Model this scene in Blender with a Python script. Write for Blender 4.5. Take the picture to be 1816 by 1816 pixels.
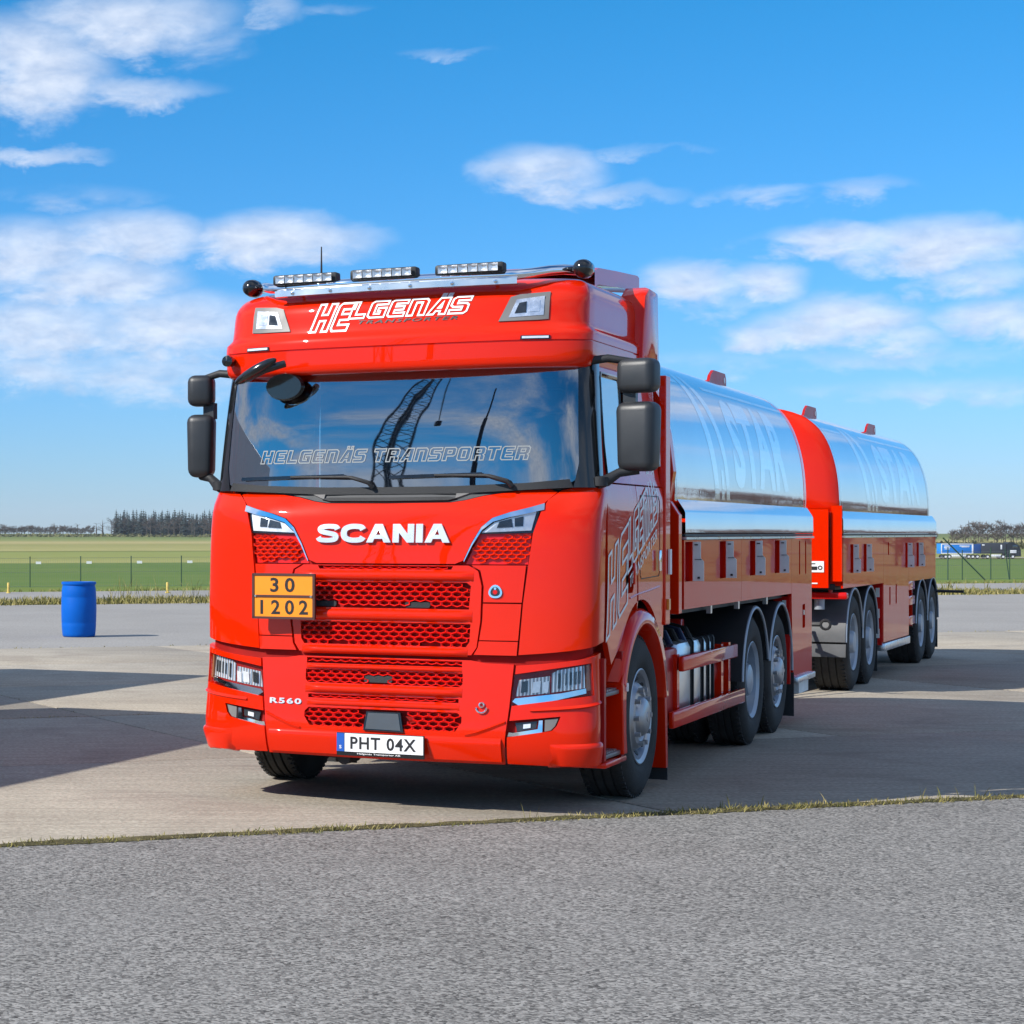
import bpy, bmesh, math, random
from mathutils import Vector, Matrix, geometry, noise as mnoise
R = math.radians
rng = random.Random(7)
scene = bpy.context.scene
for o in list(bpy.data.objects):
    bpy.data.objects.remove(o)
col = scene.collection

# ------------------------------------------------------------------ camera
cam = bpy.data.cameras.new('camera')
co = bpy.data.objects.new('camera', cam)
col.objects.link(co)
co.location = (0, 0, 1.6)
co.rotation_euler = (R(90), 0, 0)
cam.sensor_width = 36
cam.lens = 3790 / 1816 * 36
cam.shift_x = 0.5
cam.shift_y = (946 - 908) / 1816
cam.clip_start = 0.1
cam.clip_end = 12000
scene.camera = co

# ------------------------------------------------------------------ light
SUN_EL, SUN_AZ = R(38), Vector((-0.9272, -0.3746))     # horizontal direction towards the sun
to_sun = Vector((SUN_AZ.x * math.cos(SUN_EL), SUN_AZ.y * math.cos(SUN_EL), math.sin(SUN_EL)))
sl = bpy.data.lights.new('sun', 'SUN')
sl.energy = 4.2
sl.angle = R(0.55)
sl.color = (1.0, 0.95, 0.87)
so = bpy.data.objects.new('sun', sl)
so.rotation_euler = to_sun.to_track_quat('Z', 'Y').to_euler()
so.location = (-30, -20, 40)
col.objects.link(so)

scene.view_settings.view_transform = 'Standard'
scene.view_settings.look = 'None'
scene.view_settings.exposure = 0.55
scene.view_settings.gamma = 1.0
scene.view_settings.use_curve_mapping = False
scene.render.engine = 'CYCLES'
scene.cycles.max_bounces = 8
scene.cycles.glossy_bounces = 5
scene.cycles.diffuse_bounces = 3
scene.cycles.transparent_max_bounces = 12
scene.cycles.use_denoising = True
scene.cycles.sample_clamp_indirect = 6

# ------------------------------------------------------------------ node helpers
class NT:
    def __init__(self, tree):
        self.t = tree
        self.n = tree.nodes
        self.l = tree.links
    def new(self, typ, **kw):
        nd = self.n.new(typ)
        for k, v in kw.items():
            setattr(nd, k, v)
        return nd
    def put(self, sock, val):
        if val is None:
            return
        if isinstance(val, bpy.types.NodeSocket):
            self.l.new(val, sock)
        else:
            sock.default_value = val
    def math(self, op, a, b=None, c=None, clamp=False):
        nd = self.new('ShaderNodeMath', operation=op, use_clamp=clamp)
        self.put(nd.inputs[0], a)
        if b is not None:
            self.put(nd.inputs[1], b)
        if c is not None:
            self.put(nd.inputs[2], c)
        return nd.outputs[0]
    def noise(self, vec, scale, detail=4, rough=0.55, dist=0.0):
        nd = self.new('ShaderNodeTexNoise')
        if vec is not None:
            self.put(nd.inputs['Vector'], vec)
        nd.inputs['Scale'].default_value = scale
        nd.inputs['Detail'].default_value = detail
        nd.inputs['Roughness'].default_value = rough
        nd.inputs['Distortion'].default_value = dist
        return nd.outputs['Fac']
    def ramp(self, fac, stops):
        nd = self.new('ShaderNodeValToRGB')
        self.put(nd.inputs[0], fac)
        el = nd.color_ramp.elements
        while len(el) < len(stops):
            el.new(0.5)
        for e, (p, c) in zip(el, stops):
            e.position = p
            e.color = (c[0], c[1], c[2], 1) if hasattr(c, '__len__') else (c, c, c, 1)
        return nd.outputs[0]
    def mix(self, fac, a, b, mode='MIX'):
        nd = self.new('ShaderNodeMix', data_type='RGBA', blend_type=mode)
        self.put(nd.inputs[0], fac)
        for i, v in ((6, a), (7, b)):
            self.put(nd.inputs[i], (v[0], v[1], v[2], 1) if isinstance(v, (tuple, list)) else v)
        return nd.outputs[2]
    def mapr(self, v, a, b, c, d, smooth=False):
        nd = self.new('ShaderNodeMapRange')
        if smooth:
            nd.interpolation_type = 'SMOOTHSTEP'
        self.put(nd.inputs[0], v)
        for i, q in enumerate((a, b, c, d)):
            nd.inputs[i + 1].default_value = q
        return nd.outputs[0]
    def scale(self, vec, s):
        nd = self.new('ShaderNodeMapping')
        self.put(nd.inputs[0], vec)
        nd.inputs['Scale'].default_value = s
        return nd.outputs[0]

# ------------------------------------------------------------------ world: sky with clouds
world = bpy.data.worlds.new('World')
scene.world = world
world.use_nodes = True
W = NT(world.node_tree)
for nd in list(W.n):
    W.n.remove(nd)
out = W.new('ShaderNodeOutputWorld')
bg = W.new('ShaderNodeBackground')
W.l.new(bg.outputs[0], out.inputs[0])
sky = W.new('ShaderNodeTexSky', sky_type='NISHITA')
sky.sun_disc = False
sky.sun_elevation = SUN_EL
sky.sun_rotation = math.atan2(SUN_AZ.x, SUN_AZ.y)
sky.air_density = 1.0
sky.dust_density = 0.1
sky.ozone_density = 3.0
hs = W.new('ShaderNodeHueSaturation')
hs.inputs['Saturation'].default_value = 1.15
hs.inputs['Value'].default_value = 1.0
W.l.new(sky.outputs[0], hs.inputs['Color'])
SKYTINT = (0.155, 0.73, 1.0), (0.42, 0.60, 1.06)
tc = W.new('ShaderNodeTexCoord')
sep = W.new('ShaderNodeSeparateXYZ')
W.l.new(tc.outputs['Generated'], sep.inputs[0])
dx, dy, dz = sep.outputs
az = W.math('ARCTAN2', dx, dy)
el = W.math('ARCSINE', dz)
# cloud deck seen in perspective: direction projected on a high plane
tint = W.mix(W.mapr(el, 0.0, 0.24, 0, 1), SKYTINT[1], SKYTINT[0])
skycol = W.mix(1.0, hs.outputs[0], tint, 'MULTIPLY')
dzc = W.math('MAXIMUM', dz, 0.02)
pl = W.new('ShaderNodeCombineXYZ')
W.put(pl.inputs[0], W.math('DIVIDE', dx, W.math('ADD', dzc, 0.06)))
W.put(pl.inputs[1], W.math('DIVIDE', dy, W.math('ADD', dzc, 0.06)))
deck = W.noise(pl.outputs[0], 0.8, 8, 0.54, 0.3)
# fine structure in angle space, flattened
ang = W.new('ShaderNodeCombineXYZ')
W.put(ang.inputs[0], W.math('MULTIPLY', az, 22.0))
W.put(ang.inputs[1], W.math('MULTIPLY', el, 48.0))
fine = W.noise(ang.outputs[0], 1.6, 9, 0.62, 0.25)
big = W.noise(ang.outputs[0], 0.55, 3, 0.5, 0.2)
def cloud_dir(px, py):
    x, z = px / 3790.0, (946 - py) / 3790.0
    return math.atan2(x, 1), math.atan2(z, math.sqrt(1 + x * x))
CLOUDS = [  # x, y, half width, half height in photo pixels, weight
    (60, 120, 150, 85, 1.1), (215, 45, 170, 60, 1.0), (350, 60, 90, 60, .55), (210, 165, 160, 28, .85),
    (455, 10, 60, 35, .7), (60, 278, 120, 16, .8), (790, 92, 90, 9, .45), (560, 15, 110, 14, .4),
    (130, 350, 170, 26, .45), (60, 455, 130, 62, 1.0), (225, 430, 150, 52, 1.05), (480, 428, 140, 45, 1.15),
    (160, 500, 170, 50, 1.0), (90, 590, 180, 65, 1.0), (300, 580, 190, 62, 1.0), (240, 665, 230, 45, .8),
    (40, 660, 100, 34, .85), (980, 305, 110, 45, .95), (1110, 345, 110, 20, .7), (1150, 268, 110, 10, .5),
    (1355, 345, 85, 18, .65), (1530, 335, 90, 18, .65),
    (1500, 425, 140, 30, .95), (1650, 440, 130, 45, 1.05), (1720, 495, 80, 35, .8),
    (1230, 505, 75, 38, 1.0), (1350, 505, 75, 34, 1.0), (1270, 545, 90, 24, .6),
    (1400, 590, 110, 34, 1.0), (1500, 570, 120, 42, 1.1), (1590, 605, 70, 28, .9),
    (1770, 575, 90, 40, 1.05), (1500, 640, 340, 24, .55), (1700, 690, 280, 20, .55), (1250, 640, 200, 22, .45),
    (1790, 830, 120, 8, .3), (1780, 855, 160, 10, .3)]
tot = None
wob = W.math('MULTIPLY', W.math('SUBTRACT', big, 0.5), 0.05)
wob2 = W.math('MULTIPLY', W.math('SUBTRACT', fine, 0.5), 0.026)
cw = W.new('ShaderNodeCombineXYZ')
W.put(cw.inputs[0], W.math('ADD', W.math('ADD', az, wob), wob2))
W.put(cw.inputs[1], W.math('ADD', el, W.math('MULTIPLY', wob2, 0.75)))
for (px, py, rx, ry, wt) in CLOUDS:
    a0, e0 = cloud_dir(px, py)
    vm = W.new('ShaderNodeVectorMath', operation='MULTIPLY_ADD')
    W.l.new(cw.outputs[0], vm.inputs[0])
    sx_, sy_ = 3790.0 / (rx * 1.5), 3790.0 / (ry * 1.5)
    vm.inputs[1].default_value = (sx_, sy_, 0)
    vm.inputs[2].default_value = (-a0 * sx_, -e0 * sy_, 0)
    dt = W.new('ShaderNodeVectorMath', operation='DOT_PRODUCT')
    W.l.new(vm.outputs[0], dt.inputs[0]); W.l.new(vm.outputs[0], dt.inputs[1])
    g = W.math('MULTIPLY_ADD', dt.outputs['Value'], -wt, wt)
    tot = W.math('MAXIMUM', 0.0, g) if tot is None else W.math('MAXIMUM', tot, g)
placed = W.math('ADD', tot, W.math('MULTIPLY', W.math('SUBTRACT', fine, 0.5), 0.95))
placed = W.mapr(placed, 0.20, 1.18, 0, 1, True)
placed = W.math('MULTIPLY', placed, W.mapr(tot, 0.02, 0.25, 0, 1, True))
general = W.math('MULTIPLY', W.mapr(deck, 0.39, 0.64, 0, 1, True), W.mapr(el, 0.04, 0.22, 0, 1, True))
# the stretch of sky in the photograph carries its own clouds, the rest carries the same fair-weather deck
inwin = W.math('MULTIPLY', W.mapr(W.math('ABSOLUTE', W.math('SUBTRACT', az, 0.222)), 0.27, 0.36, 1, 0, True),
               W.mapr(el, 0.25, 0.32, 1, 0, True))
general = W.math('MULTIPLY', general, W.math('SUBTRACT', 1.0, inwin))
cl = W.math('MAXIMUM', W.math('MULTIPLY', placed, 0.88), W.math('MULTIPLY', general, 0.9))
cl = W.math('MULTIPLY', cl, W.mapr(el, 0.0, 0.035, 0, 1, True))
shade = W.noise(ang.outputs[0], 2.4, 6, 0.6, 0.2)
ccol = W.ramp(shade, [(0.28, (3.7, 4.5, 6.0)), (0.66, (6.0, 6.5, 7.4))])
fin = W.mix(cl, skycol, ccol)
W.l.new(fin, bg.inputs[0])
bg.inputs[1].default_value = 0.10

# ------------------------------------------------------------------ materials
MATS = {}
def base_mat(name):
    m = bpy.data.materials.new(name)
    m.use_nodes = True
    t = NT(m.node_tree)
    b = t.n['Principled BSDF']
    MATS[name] = m
    return m, t, b
def mat(name, c, rough=0.5, metal=0.0, coat=0.0, spec=0.5, var=0.06, vscale=3.0, bump=0.0, bscale=60.0, rvar=0.06, emit=None):
    m, t, b = base_mat(name)
    tcn = t.new('ShaderNodeTexCoord')
    nz = t.noise(tcn.outputs['Object'], vscale, 5, 0.6)
    lo = tuple(max(0, x * (1 - var)) for x in c)
    hi = tuple(min(1, x * (1 + var)) for x in c)
    t.put(b.inputs['Base Color'], t.ramp(nz, [(0.3, lo), (0.7, hi)]))
    t.put(b.inputs['Roughness'], t.mapr(nz, 0.3, 0.7, max(0.0, rough - rvar), min(1, rough + rvar)))
    b.inputs['Metallic'].default_value = metal
    b.inputs['Specular IOR Level'].default_value = spec
    b.inputs['Coat Weight'].default_value = coat
    b.inputs['Coat Roughness'].default_value = 0.03
    if bump:
        bn = t.new('ShaderNodeBump')
        bn.inputs['Strength'].default_value = bump
        bn.inputs['Distance'].default_value = 0.01
        t.put(bn.inputs['Height'], t.noise(tcn.outputs['Object'], bscale, 4, 0.6))
        t.put(b.inputs['Normal'], bn.outputs[0])
    if emit:
        b.inputs['Emission Color'].default_value = (*emit[0], 1)
        b.inputs['Emission Strength'].default_value = emit[1]
    return m
mat('red', (0.69, 0.016, 0.0002), 0.30, 0, 1.0, 0.02, 0.03, 1.2, 0.012, 2.2, 0.03)
MATS['red'].node_tree.nodes['Principled BSDF'].inputs['Coat IOR'].default_value = 1.38
mat('red_skirt', (0.66, 0.012, 0.0004), 0.32, 0, 0.72, 0.02, 0.04, 1.2, 0.05, 2.4, 0.03)
MATS['red_skirt'].node_tree.nodes['Principled BSDF'].inputs['Coat IOR'].default_value = 1.26
for k_ in ('red', 'red_skirt'):
    MATS[k_].node_tree.nodes['Principled BSDF'].inputs['Coat Roughness'].default_value = 0.015
mat('behind_grille', (0.26, 0.004, 0.002), 0.6, 0, 0, 0.2, 0.2, 6)
mat('screen_print', (0.26, 0.28, 0.29), 0.5)
mat('red_trim', (0.62, 0.005, 0.002), 0.38, 0, 0.5, 0.2, 0.05, 3)
mat('deep_red', (0.40, 0.004, 0.003), 0.5, 0, 0.2, 0.25, 0.1, 4)
mat('dark', (0.018, 0.019, 0.021), 0.55, 0, 0, 0.4, 0.2, 5, 0.15, 140)
mat('housing', (0.022, 0.025, 0.029), 0.42, 0, 0, 0.5, 0.15, 4, 0.10, 220)
mat('cowl', (0.055, 0.058, 0.062), 0.5, 0, 0, 0.5, 0.12, 4, 0.1, 220)
mat('gloss_black', (0.008, 0.009, 0.010), 0.12, 0, 0.5, 0.5, 0.1, 4)
mat('rubber', (0.030, 0.029, 0.028), 0.80, 0, 0, 0.35, 0.55, 5, 0.4, 90)
mat('chassis', (0.030, 0.030, 0.032), 0.6, 0.2, 0, 0.4, 0.3, 6)
mat('rim_silver', (0.40, 0.41, 0.43), 0.36, 0.75, 0, 0.5, 0.12, 6)
mat('rim_grey', (0.34, 0.38, 0.43), 0.42, 0.35, 0, 0.5, 0.10, 5)
mat('chrome', (0.86, 0.87, 0.89), 0.07, 1.0, 0, 0.5, 0.02, 3)
mat('satin_alu', (0.70, 0.72, 0.74), 0.30, 0.9, 0, 0.5, 0.06, 5)
mat('letter_silver', (0.80, 0.81, 0.83), 0.28, 0.6, 0, 0.5, 0.03, 5)
mat('white', (0.80, 0.80, 0.80), 0.45, 0, 0, 0.5, 0.04, 6)
mat('off_white', (0.78, 0.80, 0.77), 0.5, 0, 0, 0.5, 0.12, 6)
mat('plate_brown', (0.07, 0.022, 0.018), 0.5)
mat('black_print', (0.012, 0.012, 0.014), 0.5)
mat('orange', (0.90, 0.27, 0.004), 0.5, 0, 0, 0.5, 0.03, 6)
mat('plate_blue', (0.012, 0.09, 0.42), 0.4)
mat('amber', (0.75, 0.26, 0.02), 0.3, 0, 0.5)
mat('amber_dark', (0.30, 0.13, 0.06), 0.25, 0, 0.6)
mat('lamp_body', (0.72, 0.73, 0.75), 0.25, 0.7, 0, 0.5, 0.2, 20)
mat('lamp_dark', (0.06, 0.065, 0.07), 0.2, 0.6, 0, 0.5, 0.3, 20)
mat('lamp_lens', (0.80, 0.82, 0.84), 0.22, 0.25, 0.6, 0.6, 0.12, 30)
mat('grey_trim', (0.16, 0.155, 0.15), 0.4, 0, 0, 0.5, 0.1, 5)
mat('radar', (0.075, 0.082, 0.09), 0.25, 0, 0.3)
mat('interior', (0.035, 0.035, 0.038), 0.8)
mat('hose', (0.025, 0.04, 0.09), 0.5)
mat('blue_plastic', (0.0005, 0.098, 0.46), 0.5, 0, 0, 0.15, 0.05, 4, 0.05, 30)
mat('yellow_post', (0.58, 0.43, 0.11), 0.6, 0, 0, 0.4, 0.2, 9)
mat('post_green', (0.035, 0.075, 0.05), 0.55, 0.2)
mat('wire_grey', (0.18, 0.21, 0.20), 0.5, 0.5)
mat('far_blue', (0.010, 0.20, 0.62), 0.5)
mat('far_navy', (0.012, 0.06, 0.22), 0.5)
mat('far_black', (0.020, 0.022, 0.03), 0.45)
mat('far_tarp', (0.045, 0.048, 0.06), 0.6)
mat('bark', (0.085, 0.070, 0.060), 0.9, 0, 0, 0.2, 0.3, 4)
mat('twig', (0.105, 0.085, 0.075), 0.9, 0, 0, 0.2, 0.3, 0.5)
mat('twig_brown', (0.125, 0.065, 0.050), 0.9, 0, 0, 0.2, 0.35, 0.5)
mat('conifer', (0.030, 0.042, 0.040), 0.85, 0, 0, 0.2, 0.4, 0.4)
mat('shrub', (0.13, 0.125, 0.055), 0.9, 0, 0, 0.2, 0.4, 1.0)
mat('crane_dark', (0.020, 0.024, 0.045), 0.5, 0.3)
mat('grey_guard', (0.085, 0.09, 0.095), 0.45, 0, 0, 0.5, 0.15, 6)

# fluted lamp reflector
m, t, b = base_mat('flutes')
tcn = t.new('ShaderNodeTexCoord')
wv = t.new('ShaderNodeTexWave'); wv.bands_direction = 'X'; wv.inputs['Scale'].default_value = 16; wv.inputs['Distortion'].default_value = 0.6; wv.inputs['Detail'].default_value = 1; wv.inputs['Detail Scale'].default_value = 1.0
t.put(wv.inputs['Vector'], tcn.outputs['Object'])
t.put(b.inputs['Base Color'], t.ramp(wv.outputs['Fac'], [(0.10, (0.30, 0.32, 0.34)), (0.5, (0.68, 0.70, 0.72)), (0.8, (0.92, 0.93, 0.95))]))
b.inputs['Metallic'].default_value = 0.55; b.inputs['Roughness'].default_value = 0.22
bn = t.new('ShaderNodeBump'); bn.inputs['Strength'].default_value = 0.5; bn.inputs['Distance'].default_value = 0.01
t.put(bn.inputs['Height'], wv.outputs['Fac']); t.put(b.inputs['Normal'], bn.outputs[0])
# polished tank metal: a mirror with faint dents and haze
m, t, b = base_mat('tank_steel')
tcn = t.new('ShaderNodeTexCoord')
b.inputs['Metallic'].default_value = 0.82
nz = t.noise(tcn.outputs['Object'], 1.3, 4, 0.5)
t.put(b.inputs['Base Color'], t.ramp(nz, [(0.3, (0.69, 0.635, 0.615)), (0.7, (0.75, 0.685, 0.66))]))
t.put(b.inputs['Roughness'], t.mapr(t.noise(tcn.outputs['Object'], 3, 5, 0.6), 0.3, 0.7, 0.03, 0.06))
bn = t.new('ShaderNodeBump'); bn.inputs['Strength'].default_value = 0.05; bn.inputs['Distance'].default_value = 0.02
t.put(bn.inputs['Height'], t.noise(tcn.outputs['Object'], 2.6, 3, 0.5))
t.put(b.inputs['Normal'], bn.outputs[0])
mat('tank_print', (0.97, 0.965, 0.93), 0.18, 0.72, 0.2, 0.5, 0.04, 4)

# thin tinted glass
def glass(name, tint, refl_min=0.04, ior=1.52, bump=0.0, gain=1.6):
    m = bpy.data.materials.new(name); m.use_nodes = True
    t = NT(m.node_tree)
    for nd in list(t.n):
        t.n.remove(nd)
    o = t.new('ShaderNodeOutputMaterial')
    tr = t.new('ShaderNodeBsdfTransparent'); tr.inputs[0].default_value = (*tint, 1)
    gl = t.new('ShaderNodeBsdfGlossy'); gl.inputs['Roughness'].default_value = 0.015
    gl.inputs[0].default_value = (1, 1, 1, 1)
    fr = t.new('ShaderNodeFresnel'); fr.inputs[0].default_value = ior
    mx = t.new('ShaderNodeMixShader')
    t.put(mx.inputs[0], t.math('MINIMUM', t.math('ADD', t.math('MULTIPLY', fr.outputs[0], gain), refl_min), 1.0))
    t.l.new(tr.outputs[0], mx.inputs[1]); t.l.new(gl.outputs[0], mx.inputs[2])
    t.l.new(mx.outputs[0], o.inputs[0])
    if bump:
        tcn = t.new('ShaderNodeTexCoord')
        bn = t.new('ShaderNodeBump'); bn.inputs['Strength'].default_value = bump; bn.inputs['Distance'].default_value = 0.02
        t.put(bn.inputs['Height'], t.noise(tcn.outputs['Object'], 2.0, 2, 0.5))
        t.put(gl.inputs['Normal'], bn.outputs[0]); t.put(fr.inputs['Normal'], bn.outputs[0])
    MATS[name] = m
    return m
glass('windscreen', (0.32, 0.36, 0.38), 0.26, 1.52, 0.05)
glass('side_glass', (0.45, 0.50, 0.53), 0.12)
glass('clear_lens', (0.97, 0.98, 0.98), 0.0, 1.45, 0.0, 0.8)

# ------------------------------------------------------------------ mesh helpers
def link(name, me, m, parent=None, smooth=True, sharp=40):
    o = bpy.data.objects.new(name, me)
    col.objects.link(o)
    if m is not None and len(me.materials) == 0:
        for k in (m if isinstance(m, (list, tuple)) else [m]):
            me.materials.append(MATS[k] if isinstance(k, str) else k)
    if parent is not None:
        o.parent = parent
    if smooth and len(me.polygons):
        me.polygons.foreach_set('use_smooth', [True] * len(me.polygons))
        me.set_sharp_from_angle(angle=R(sharp))
    return o
class MB:
    def __init__(self):
        self.v, self.f, self.mi = [], [], []
    def add(self, vs, fs, mi=0):
        k = len(self.v)
        self.v += [tuple(x) for x in vs]
        self.f += [tuple(i + k for i in q) for q in fs]
        self.mi += [mi] * len(fs)
        return self
    def box(self, c, s, mi=0, rot=None, bev=0.0, seg=2):
        hx, hy, hz = s[0] / 2, s[1] / 2, s[2] / 2
        if bev:
            bm = bmesh.new()
            bmesh.ops.create_cube(bm, size=1, matrix=Matrix.Diagonal((s[0], s[1], s[2], 1)))
            bmesh.ops.bevel(bm, geom=bm.edges[:], offset=bev, segments=seg, profile=0.5, affect='EDGES')
            vs = [v.co.copy() for v in bm.verts]
            bm.verts.index_update()
            fs = [[v.index for v in f.verts] for f in bm.faces]
            bm.free()
        else:
            vs = [Vector((x, y, z)) for x in (-hx, hx) for y in (-hy, hy) for z in (-hz, hz)]
            fs = [(0, 1, 3, 2), (4, 6, 7, 5), (0, 4, 5, 1), (2, 3, 7, 6), (0, 2, 6, 4), (1, 5, 7, 3)]
        if rot is not None:
            vs = [rot @ v for v in vs]
        c = Vector(c)
        return self.add([v + c for v in vs], fs, mi)
    def tube(self, pts, r, n=10, mi=0, cap=True, closed=False):
        pts = [Vector(p) for p in pts]
        rs = r if hasattr(r, '__len__') else [r] * len(pts)
        rings = []
        prev = None
        for i, p in enumerate(pts):
            a = pts[i - 1] if i > 0 else (pts[-1] if closed else pts[0])
            b_ = pts[i + 1] if i < len(pts) - 1 else (pts[0] if closed else pts[-1])
            d = (b_ - a).normalized()
            if prev is None:
                x = d.orthogonal().normalized()
            else:
                x = (prev - d * prev.dot(d))
                x = x.normalized() if x.length > 1e-6 else d.orthogonal().normalized()
            prev = x
            y = d.cross(x)
            rings.append([p + (x * math.cos(2 * math.pi * k / n) + y * math.sin(2 * math.pi * k / n)) * rs[i] for k in range(n)])
        vs = [q for rg in rings for q in rg]
        fs = []
        m_ = len(rings)
        for i in range(m_ if closed else m_ - 1):
            j = (i + 1) % m_
            for k in range(n):
                k2 = (k + 1) % n
                fs.append((i * n + k, i * n + k2, j * n + k2, j * n + k))
        if cap and not closed:
            fs.append(tuple(reversed(range(n))))
            fs.append(tuple((m_ - 1) * n + k for k in range(n)))
        return self.add(vs, fs, mi)
    def lathe(self, prof, axis='x', c=(0, 0, 0), n=48, mi=0, close=False):
        # prof: (position along axis, radius)
        c = Vector(c)
        vs = []
        for (a, r) in prof:
            for k in range(n):
                th = 2 * math.pi * k / n
                p, q = r * math.cos(th), r * math.sin(th)
                vs.append(c + (Vector((a, p, q)) if axis == 'x' else Vector((p, q, a)) if axis == 'z' else Vector((p, a, q))))
        fs = []
        for i in range(len(prof) - 1):
            for k in range(n):
                k2 = (k + 1) % n
                fs.append((i * n + k, (i + 1) * n + k, (i + 1) * n + k2, i * n + k2))
        if close:
            fs.append(tuple(range(n)))
            fs.append(tuple(reversed([(len(prof) - 1) * n + k for k in range(n)])))
        return self.add(vs, fs, mi)
    def loft(self, rows, mi=0, closed=False):
        n = len(rows[0])
        vs = [p for r in rows for p in r]
        fs = []
        for i in range(len(rows) - 1):
            for k in range(n if closed else n - 1):
                k2 = (k + 1) % n
                fs.append((i * n + k, i * n + k2, (i + 1) * n + k2, (i + 1) * n + k))
        return self.add(vs, fs, mi)
    def prism(self, poly, axis, a0, a1, mi=0):
        # poly: 2D outline; axis x: (y,z), y: (x,z), z: (x,y)
        def P(p, a):
            return (a, p[0], p[1]) if axis == 'x' else (p[0], a, p[1]) if axis == 'y' else (p[0], p[1], a)
        n = len(poly)
        vs = [P(p, a0) for p in poly] + [P(p, a1) for p in poly]
        fs = [(i, (i + 1) % n, n + (i + 1) % n, n + i) for i in range(n)]
        tri = geometry.tessellate_polygon([[Vector((p[0], p[1], 0)) for p in poly]])
        for q in tri:
            fs.append(tuple(q)); fs.append(tuple(n + i for i in reversed(q)))
        return self.add(vs, fs, mi)
    def mesh(self, name='mesh', recalc=True):
        me = bpy.data.meshes.new(name)
        me.from_pydata(self.v, [], self.f)
        me.polygons.foreach_set('material_index', self.mi)
        me.validate()
        if recalc:
            bm = bmesh.new(); bm.from_mesh(me)
            bmesh.ops.recalc_face_normals(bm, faces=bm.faces)
            bm.to_mesh(me); bm.free()
        me.update()
        return me
    def build(self, name, m, parent=None, smooth=True, sharp=40, bevel=0.0, recalc=True):
        o = link(name, self.mesh(name, recalc), m, parent, smooth, sharp)
        if bevel:
            bv = o.modifiers.new('bevel', 'BEVEL')
            bv.width = bevel; bv.segments = 2; bv.limit_method = 'ANGLE'; bv.angle_limit = R(50)
        return o
def empty(name, loc, rz=0.0, label=None, cat=None, group=None):
    o = bpy.data.objects.new(name, None)
    o.empty_display_size = 0.3
    col.objects.link(o)
    o.location = loc
    o.rotation_euler = (0, 0, rz)
    if label:
        tag(o, label, cat, group)
    return o
def tag(o, label=None, cat=None, group=None, kind=None):
    if label: o['label'] = label
    if cat: o['category'] = cat
    if group: o['group'] = group
    if kind: o['kind'] = kind
    return o
def lerp(pts, x):
    if x <= pts[0][0]:
        return pts[0][1]
    for (a, b), (c, d) in zip(pts, pts[1:]):
        if x <= c:
            q = (x - a) / (c - a)
            return b + (d - b) * q
    return pts[-1][1]
def cubic(pts, x):
    # monotone-ish smooth interpolation
    n = len(pts)
    if x <= pts[0][0]: return pts[0][1]
    if x >= pts[-1][0]: return pts[-1][1]
    for i in range(n - 1):
        x0, y0 = pts[i]; x1, y1 = pts[i + 1]
        if x <= x1:
            def slope(j):
                if j <= 0 or j >= n - 1: return (pts[min(j + 1, n - 1)][1] - pts[max(j - 1, 0)][1]) / (pts[min(j + 1, n - 1)][0] - pts[max(j - 1, 0)][0])
                a = (pts[j][1] - pts[j - 1][1]) / (pts[j][0] - pts[j - 1][0]); b_ = (pts[j + 1][1] - pts[j][1]) / (pts[j + 1][0] - pts[j][0])
                return 0 if a * b_ <= 0 else 2 * a * b_ / (a + b_)
            h = x1 - x0; q = (x - x0) / h
            m0, m1 = slope(i) * h, slope(i + 1) * h
            return (2*q**3-3*q**2+1)*y0 + (q**3-2*q**2+q)*m0 + (-2*q**3+3*q**2)*y1 + (q**3-q**2)*m1

class Surf:
    """cab skin: a is the way round the front (0 middle, 1 end of the corner, beyond 1 metres along the flank), z the height"""
    def __init__(self, u0, w, L, p=2.4):
        self.u0p, self.wp, self.Lp, self.p = u0, w, (L if hasattr(L, '__len__') else [(0, L), (1, L)]), p
    def u0(self, z): return cubic(self.u0p, z)
    def w(self, z): return cubic(self.wp, z)
    def L(self, z): return lerp(self.Lp, z)
    def raw(self, a, z):
        s = 1 if a >= 0 else -1
        a = abs(a)
        u0, w, L = self.u0(z), self.w(z), self.L(z)
        if a <= 1:
            ph = a * math.pi / 2
            return Vector((s * w * math.sin(ph) ** (2 / self.p), u0 + L * (1 - math.cos(ph)), z))
        return Vector((s * w, u0 + L + (a - 1), z))
    def __call__(self, a, z, off=0.0):
        p = self.raw(a, z)
        if off:
            e = 2e-3
            n = (self.raw(a + e, z) - self.raw(a - e, z)).cross(self.raw(a, z + e) - self.raw(a, z - e)).normalized()
            p = p + n * off
        return p
    def av(self, v, z):
        s = 1 if v >= 0 else -1
        q = min(1.0, abs(v) / self.w(z))
        return s * math.asin(q ** (self.p / 2)) / (math.pi / 2)
    def au(self, u, z):
        d = u - self.u0(z) - self.L(z)
        if d >= 0: return 1 + d
        return math.acos(max(0, min(1, 1 - (u - self.u0(z)) / self.L(z)))) / (math.pi / 2)
    def V(self, pts):         # (v, z) outline to (a, z)
        return [(self.av(v, z), z) for v, z in dens(pts)]
    def U(self, pts):         # (u, z) on the flank
        return [(self.au(u, z), z) for u, z in dens(pts)]
def dens(pts, d=0.04):
    o = []
    for i, p in enumerate(pts):
        q = pts[(i + 1) % len(pts)]
        n = max(1, int(math.hypot(q[0] - p[0], q[1] - p[1]) / d))
        for k in range(n):
            o.append((p[0] + (q[0] - p[0]) * k / n, p[1] + (q[1] - p[1]) * k / n))
    return o
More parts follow.
